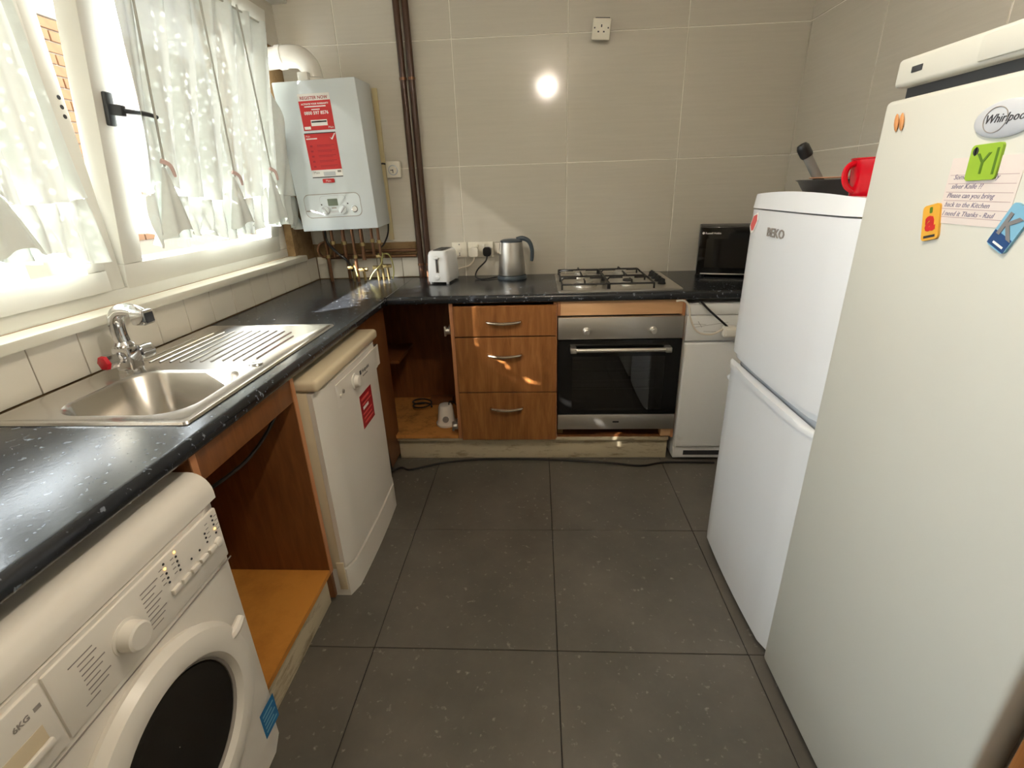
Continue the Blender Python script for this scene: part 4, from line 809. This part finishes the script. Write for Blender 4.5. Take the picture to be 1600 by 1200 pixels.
bplate('display', 0.40, 0.53, 0.772, 0.822, 'lcd', pn, 0.0032, 0.002)
for u_, r_, nm in ((0.36, 0.024, 'knob'), (0.585, 0.024, 'knob'), (0.735, 0.016, 'pressure_gauge')):
    o = Vector(uv(u_, 0.852)); k = obj(nm, lathe(B(), [(r_, 0), (r_, 0.004), (r_ * 0.86, 0.006), (r_ * 0.82, 0.014), (r_ * 0.7, 0.015)] if nm == 'knob' else [(r_, 0), (r_, 0.005), (r_ * 0.8, 0.006)], o, (0, -1, 0), 24), 'chrome' if nm != 'knob' else 'boiler', pn, local=True)
    if nm == 'knob':
        b = bx(-0.004, 0.004, -0.019, -0.014, -0.018, 0.018, 0.001, M=Matrix.Translation(o) @ Matrix.Rotation(math.radians(-28 if u_ < 0.5 else 40), 4, 'Y')); obj('pointer', b, 'badge', k, local=True)
    else: obj('dial_face', lathe(B(), [(r_ * 0.8, 0.0062), (r_ * 0.78, 0.0066)], o, (0, -1, 0), 20), 'paperwhite', k, local=True)
for u_ in (0.315, 0.655): bplate('indicator', u_ - 0.008, u_ + 0.008, 0.806, 0.816, 'ink', pn, 0.0028)
bplate('small_print', 0.10, 0.23, 0.848, 0.856, 'greyink', pn, 0.0019); bplate('small_print', 0.44, 0.50, 0.834, 0.842, 'greyink', pn, 0.0027); bplate('small_print', 0.42, 0.52, 0.856, 0.872, 'badge', pn, 0.0027)
b = B(); lathe(b, [(0.062, 0), (0.062, 0.02), (0.050, 0.024)], (0.155, 0.12, bh), (0, 0, 1), 32); box(b, 0.115, 0.165, 0.035, 0.075, bh, bh + 0.04, 0.004); fb = obj('flue_collar', b, 'flue', t, local=True)
b = B(); tube(b, [(0.155, 0.12, bh + 0.01), (0.155, 0.12, bh + 0.035), (0.148, 0.12, bh + 0.075), (0.115, 0.12, bh + 0.110), (0.070, 0.12, bh + 0.119), (0.02, 0.12, bh + 0.119)], 0.048, 24, 6); el = obj('flue_elbow', b, 'flue', t, local=True)
b = B(); cyl(b, (0.022, 0.12, bh + 0.119), (-0.13, 0.12, bh + 0.112), 0.046, n=28); obj('flue_pipe', b, 'flue', t, local=True)
b = B(); cyl(b, (0.035, 0.12, bh + 0.119), (0.008, 0.12, bh + 0.118), 0.0515, n=28); obj('flue_seal', b, 'flue', t, local=True)
# trunking, timer
struct(obj('trim_3', bx(-0.938, -0.912, YB - 0.024, YB - 0.007, 1.125, 1.875, 0.002), 'trunk'), 'cream cable trunking beside the boiler')
t = thing('boiler_timer', 'square white dial timer on the wall right of the boiler', 'timer', (-0.868, YB - 0.02, 1.45)); b = bx(-0.907, -0.829, YB - 0.036, YB - 0.0072, 1.448, 1.532, 0.006); obj('case', b, 'socket', t)
dl = obj('dial', lathe(B(), [(0.026, 0), (0.026, 0.003), (0.022, 0.005)], (-0.868, YB - 0.0362, 1.486), (0, -1, 0), 28), 'badge', t); obj('dial_face', lathe(B(), [(0.021, 0), (0.020, 0.001)], (-0.868, YB - 0.0413, 1.486), (0, -1, 0), 24), 'socket', dl); b = B()
box(b, -0.882, -0.868, YB - 0.0432, YB - 0.042, 1.484, 1.488); box(b, -0.870, -0.866, YB - 0.0432, YB - 0.042, 1.472, 1.490); obj('dial_hand', b, 'ink', dl)
b = B(); tube(b, [(-0.906, YB - 0.022, 1.518), (-0.930, YB - 0.030, 1.520), (-0.945, YB - 0.034, 1.50), (-0.944, YB - 0.034, 1.40), (-0.932, YB - 0.03, 1.25), (-0.934, YB - 0.04, 1.17), (-0.958, YB - 0.06, 1.11), (-0.985, YB - 0.07, 1.085)], 0.0042, 8); obj('lead', b, 'cableb', t)
# vertical brown pipes
for x, lab in ((-0.766, 'brown vertical pipe on the back wall, the one nearer the boiler'), (-0.722, 'brown vertical pipe on the back wall, the one nearer the toaster')):
    t = thing('vertical_pipe', lab, 'pipe', (x, YB - 0.032, 0.911), group='pair of brown vertical pipes'); b = B(); cyl(b, (x, YB - 0.032, 0.911), (x, YB - 0.032, ZC - 0.001), 0.0165, n=18); obj('tube', b, 'brownpipe', t)
    for z in (0.98, 1.9): obj('pipe_clip', lathe(B(), [(0.019, 0), (0.019, 0.012)], (x, YB - 0.032, z), (0, 0, 1), 16), 'copper', t)
# pipework under the boiler
t = thing('boiler_pipework', 'tangle of copper pipes and valves under the boiler', 'pipes', (-1.05, YB - 0.08, 0.912))
for z, y, xa, xb_ in ((1.036, YB - 0.040, -1.315, -0.784), (1.068, YB - 0.045, -1.09, -0.784), (1.050, YB - 0.075, -1.25, -0.98)):
    b = B(); cyl(b, (xa, y, z), (xb_, y, z), 0.0095, n=14); obj('horizontal_pipe', b, 'copper', t)
for x, y, z0, r_ in ((-1.275, YB - 0.10, 0.912, 0.010), (-1.225, YB - 0.13, 1.05, 0.009), (-1.165, YB - 0.12, 1.045, 0.011), (-1.105, YB - 0.14, 0.912, 0.009), (-1.060, YB - 0.13, 1.03, 0.011), (-1.005, YB - 0.12, 1.06, 0.0085), (-0.965, YB - 0.13, 1.05, 0.008)):
    b = B(); cyl(b, (x, y, z0), (x, y, 1.205), r_, n=14); p = obj('vertical_pipe', b, 'copper', t)
    b = B(); lathe(b, [(r_ + 0.005, 0), (r_ + 0.005, 0.018)], (x, y, z0 + (1.2 - z0) * 0.45), (0, 0, 1), 6); obj('pipe_nut', b, 'brass', p)
for x in (-1.30, -1.19): b = B(); cyl(b, (x, YB - 0.04, 0.912), (x, YB - 0.04, 1.036), 0.0095, n=12); obj('vertical_pipe', b, 'copper', t)
for x, y, z in ((-1.08, YB - 0.11, 0.975), (-1.0, YB - 0.11, 0.985), (-0.945, YB - 0.10, 0.99), (-0.975, YB - 0.10, 1.045), (-1.14, YB - 0.12, 0.99)):
    b = B(); cyl(b, (x - 0.024, y, z), (x + 0.024, y, z), 0.011, n=12); cyl(b, (x, y, z), (x, y - 0.03, z + 0.004), 0.008, n=10); box(b, x - 0.015, x + 0.015, y - 0.036, y - 0.028, z - 0.005, z + 0.008, 0.002); cyl(b, (x, y, z), (x, y + 0.01, 0.912), 0.0075, n=10); obj('valve', b, 'brass', t)
b = B(); tube(b, [(-1.28, YB - 0.09, 1.13), (-1.315, YB - 0.10, 1.115), (-1.325, YB - 0.11, 1.08), (-1.30, YB - 0.11, 1.05), (-1.27, YB - 0.10, 1.06)], 0.007, 8); obj('copper_loop', b, 'copper', t)
b = B(); tube(b, [(-1.255, YB - 0.14, 1.19), (-1.245, YB - 0.15, 1.13), (-1.19, YB - 0.16, 1.07), (-1.15, YB - 0.15, 1.03), (-1.14, YB - 0.12, 0.97)], 0.007, 8); obj('condensate_hose', b, 'black', t)
for P in ([(-0.99, YB - 0.10, 1.055), (-0.955, YB - 0.13, 1.065), (-0.965, YB - 0.14, 1.01), (-1.01, YB - 0.15, 0.965), (-1.04, YB - 0.14, 0.925)], [(-0.975, YB - 0.10, 1.05), (-0.925, YB - 0.13, 1.06), (-0.905, YB - 0.13, 1.02), (-0.905, YB - 0.12, 0.96), (-0.915, YB - 0.12, 0.92)], [(-1.13, YB - 0.12, 1.01), (-1.11, YB - 0.15, 0.98), (-1.10, YB - 0.16, 0.94)]):
    b = B(); tube(b, P, 0.0032, 6); obj('earth_wire', b, 'wirey', t)
obj('stopcock', box(lathe(B(), [(0.010, 0), (0.010, 0.05), (0.006, 0.055)], (-0.700, YB - 0.06, 0.9115), (0, 0, 1), 12), -0.712, -0.688, YB - 0.07, YB - 0.05, 0.955, 0.965, 0.002), 'chrome', t)

# ================================================================== CEILING LAMP (its reflection shows in the wall tiles)
t = thing('ceiling_lamp', 'warm bare ceiling bulb hanging behind the viewer', 'lamp', (0.005, -1.55, ZC - 0.19))
lx, ly, lz = 0.005, -1.55, 2.25
obj('ceiling_rose', lathe(B(), [(0.045, 0), (0.042, 0.012), (0.015, 0.022)], (lx, ly, ZC - 0.0005), (0, 0, -1), 24), 'socket', t)
b = B(); cyl(b, (lx, ly, ZC - 0.02), (lx, ly, lz + 0.07), 0.004, n=8); obj('flex', b, 'cablew', t); obj('bulb_holder', lathe(B(), [(0.018, 0), (0.020, 0.04), (0.010, 0.05)], (lx, ly, lz + 0.03), (0, 0, 1), 16), 'socket', t)
obj('bulb', lathe(B(), [(0.001, -0.030), (0.018, -0.025), (0.029, -0.008), (0.029, 0.006), (0.016, 0.03)], (lx, ly, lz), (0, 0, 1), 20), 'bulb', t)
ld_ = bpy.data.lights.new('lamp_light', 'POINT'); lo_ = bpy.data.objects.new('lamp_light', ld_); COL.objects.link(lo_); lo_.location = (lx, ly, lz - 0.045); ld_.energy = 20; ld_.color = (1.0, 0.89, 0.74); ld_.shadow_soft_size = 0.03
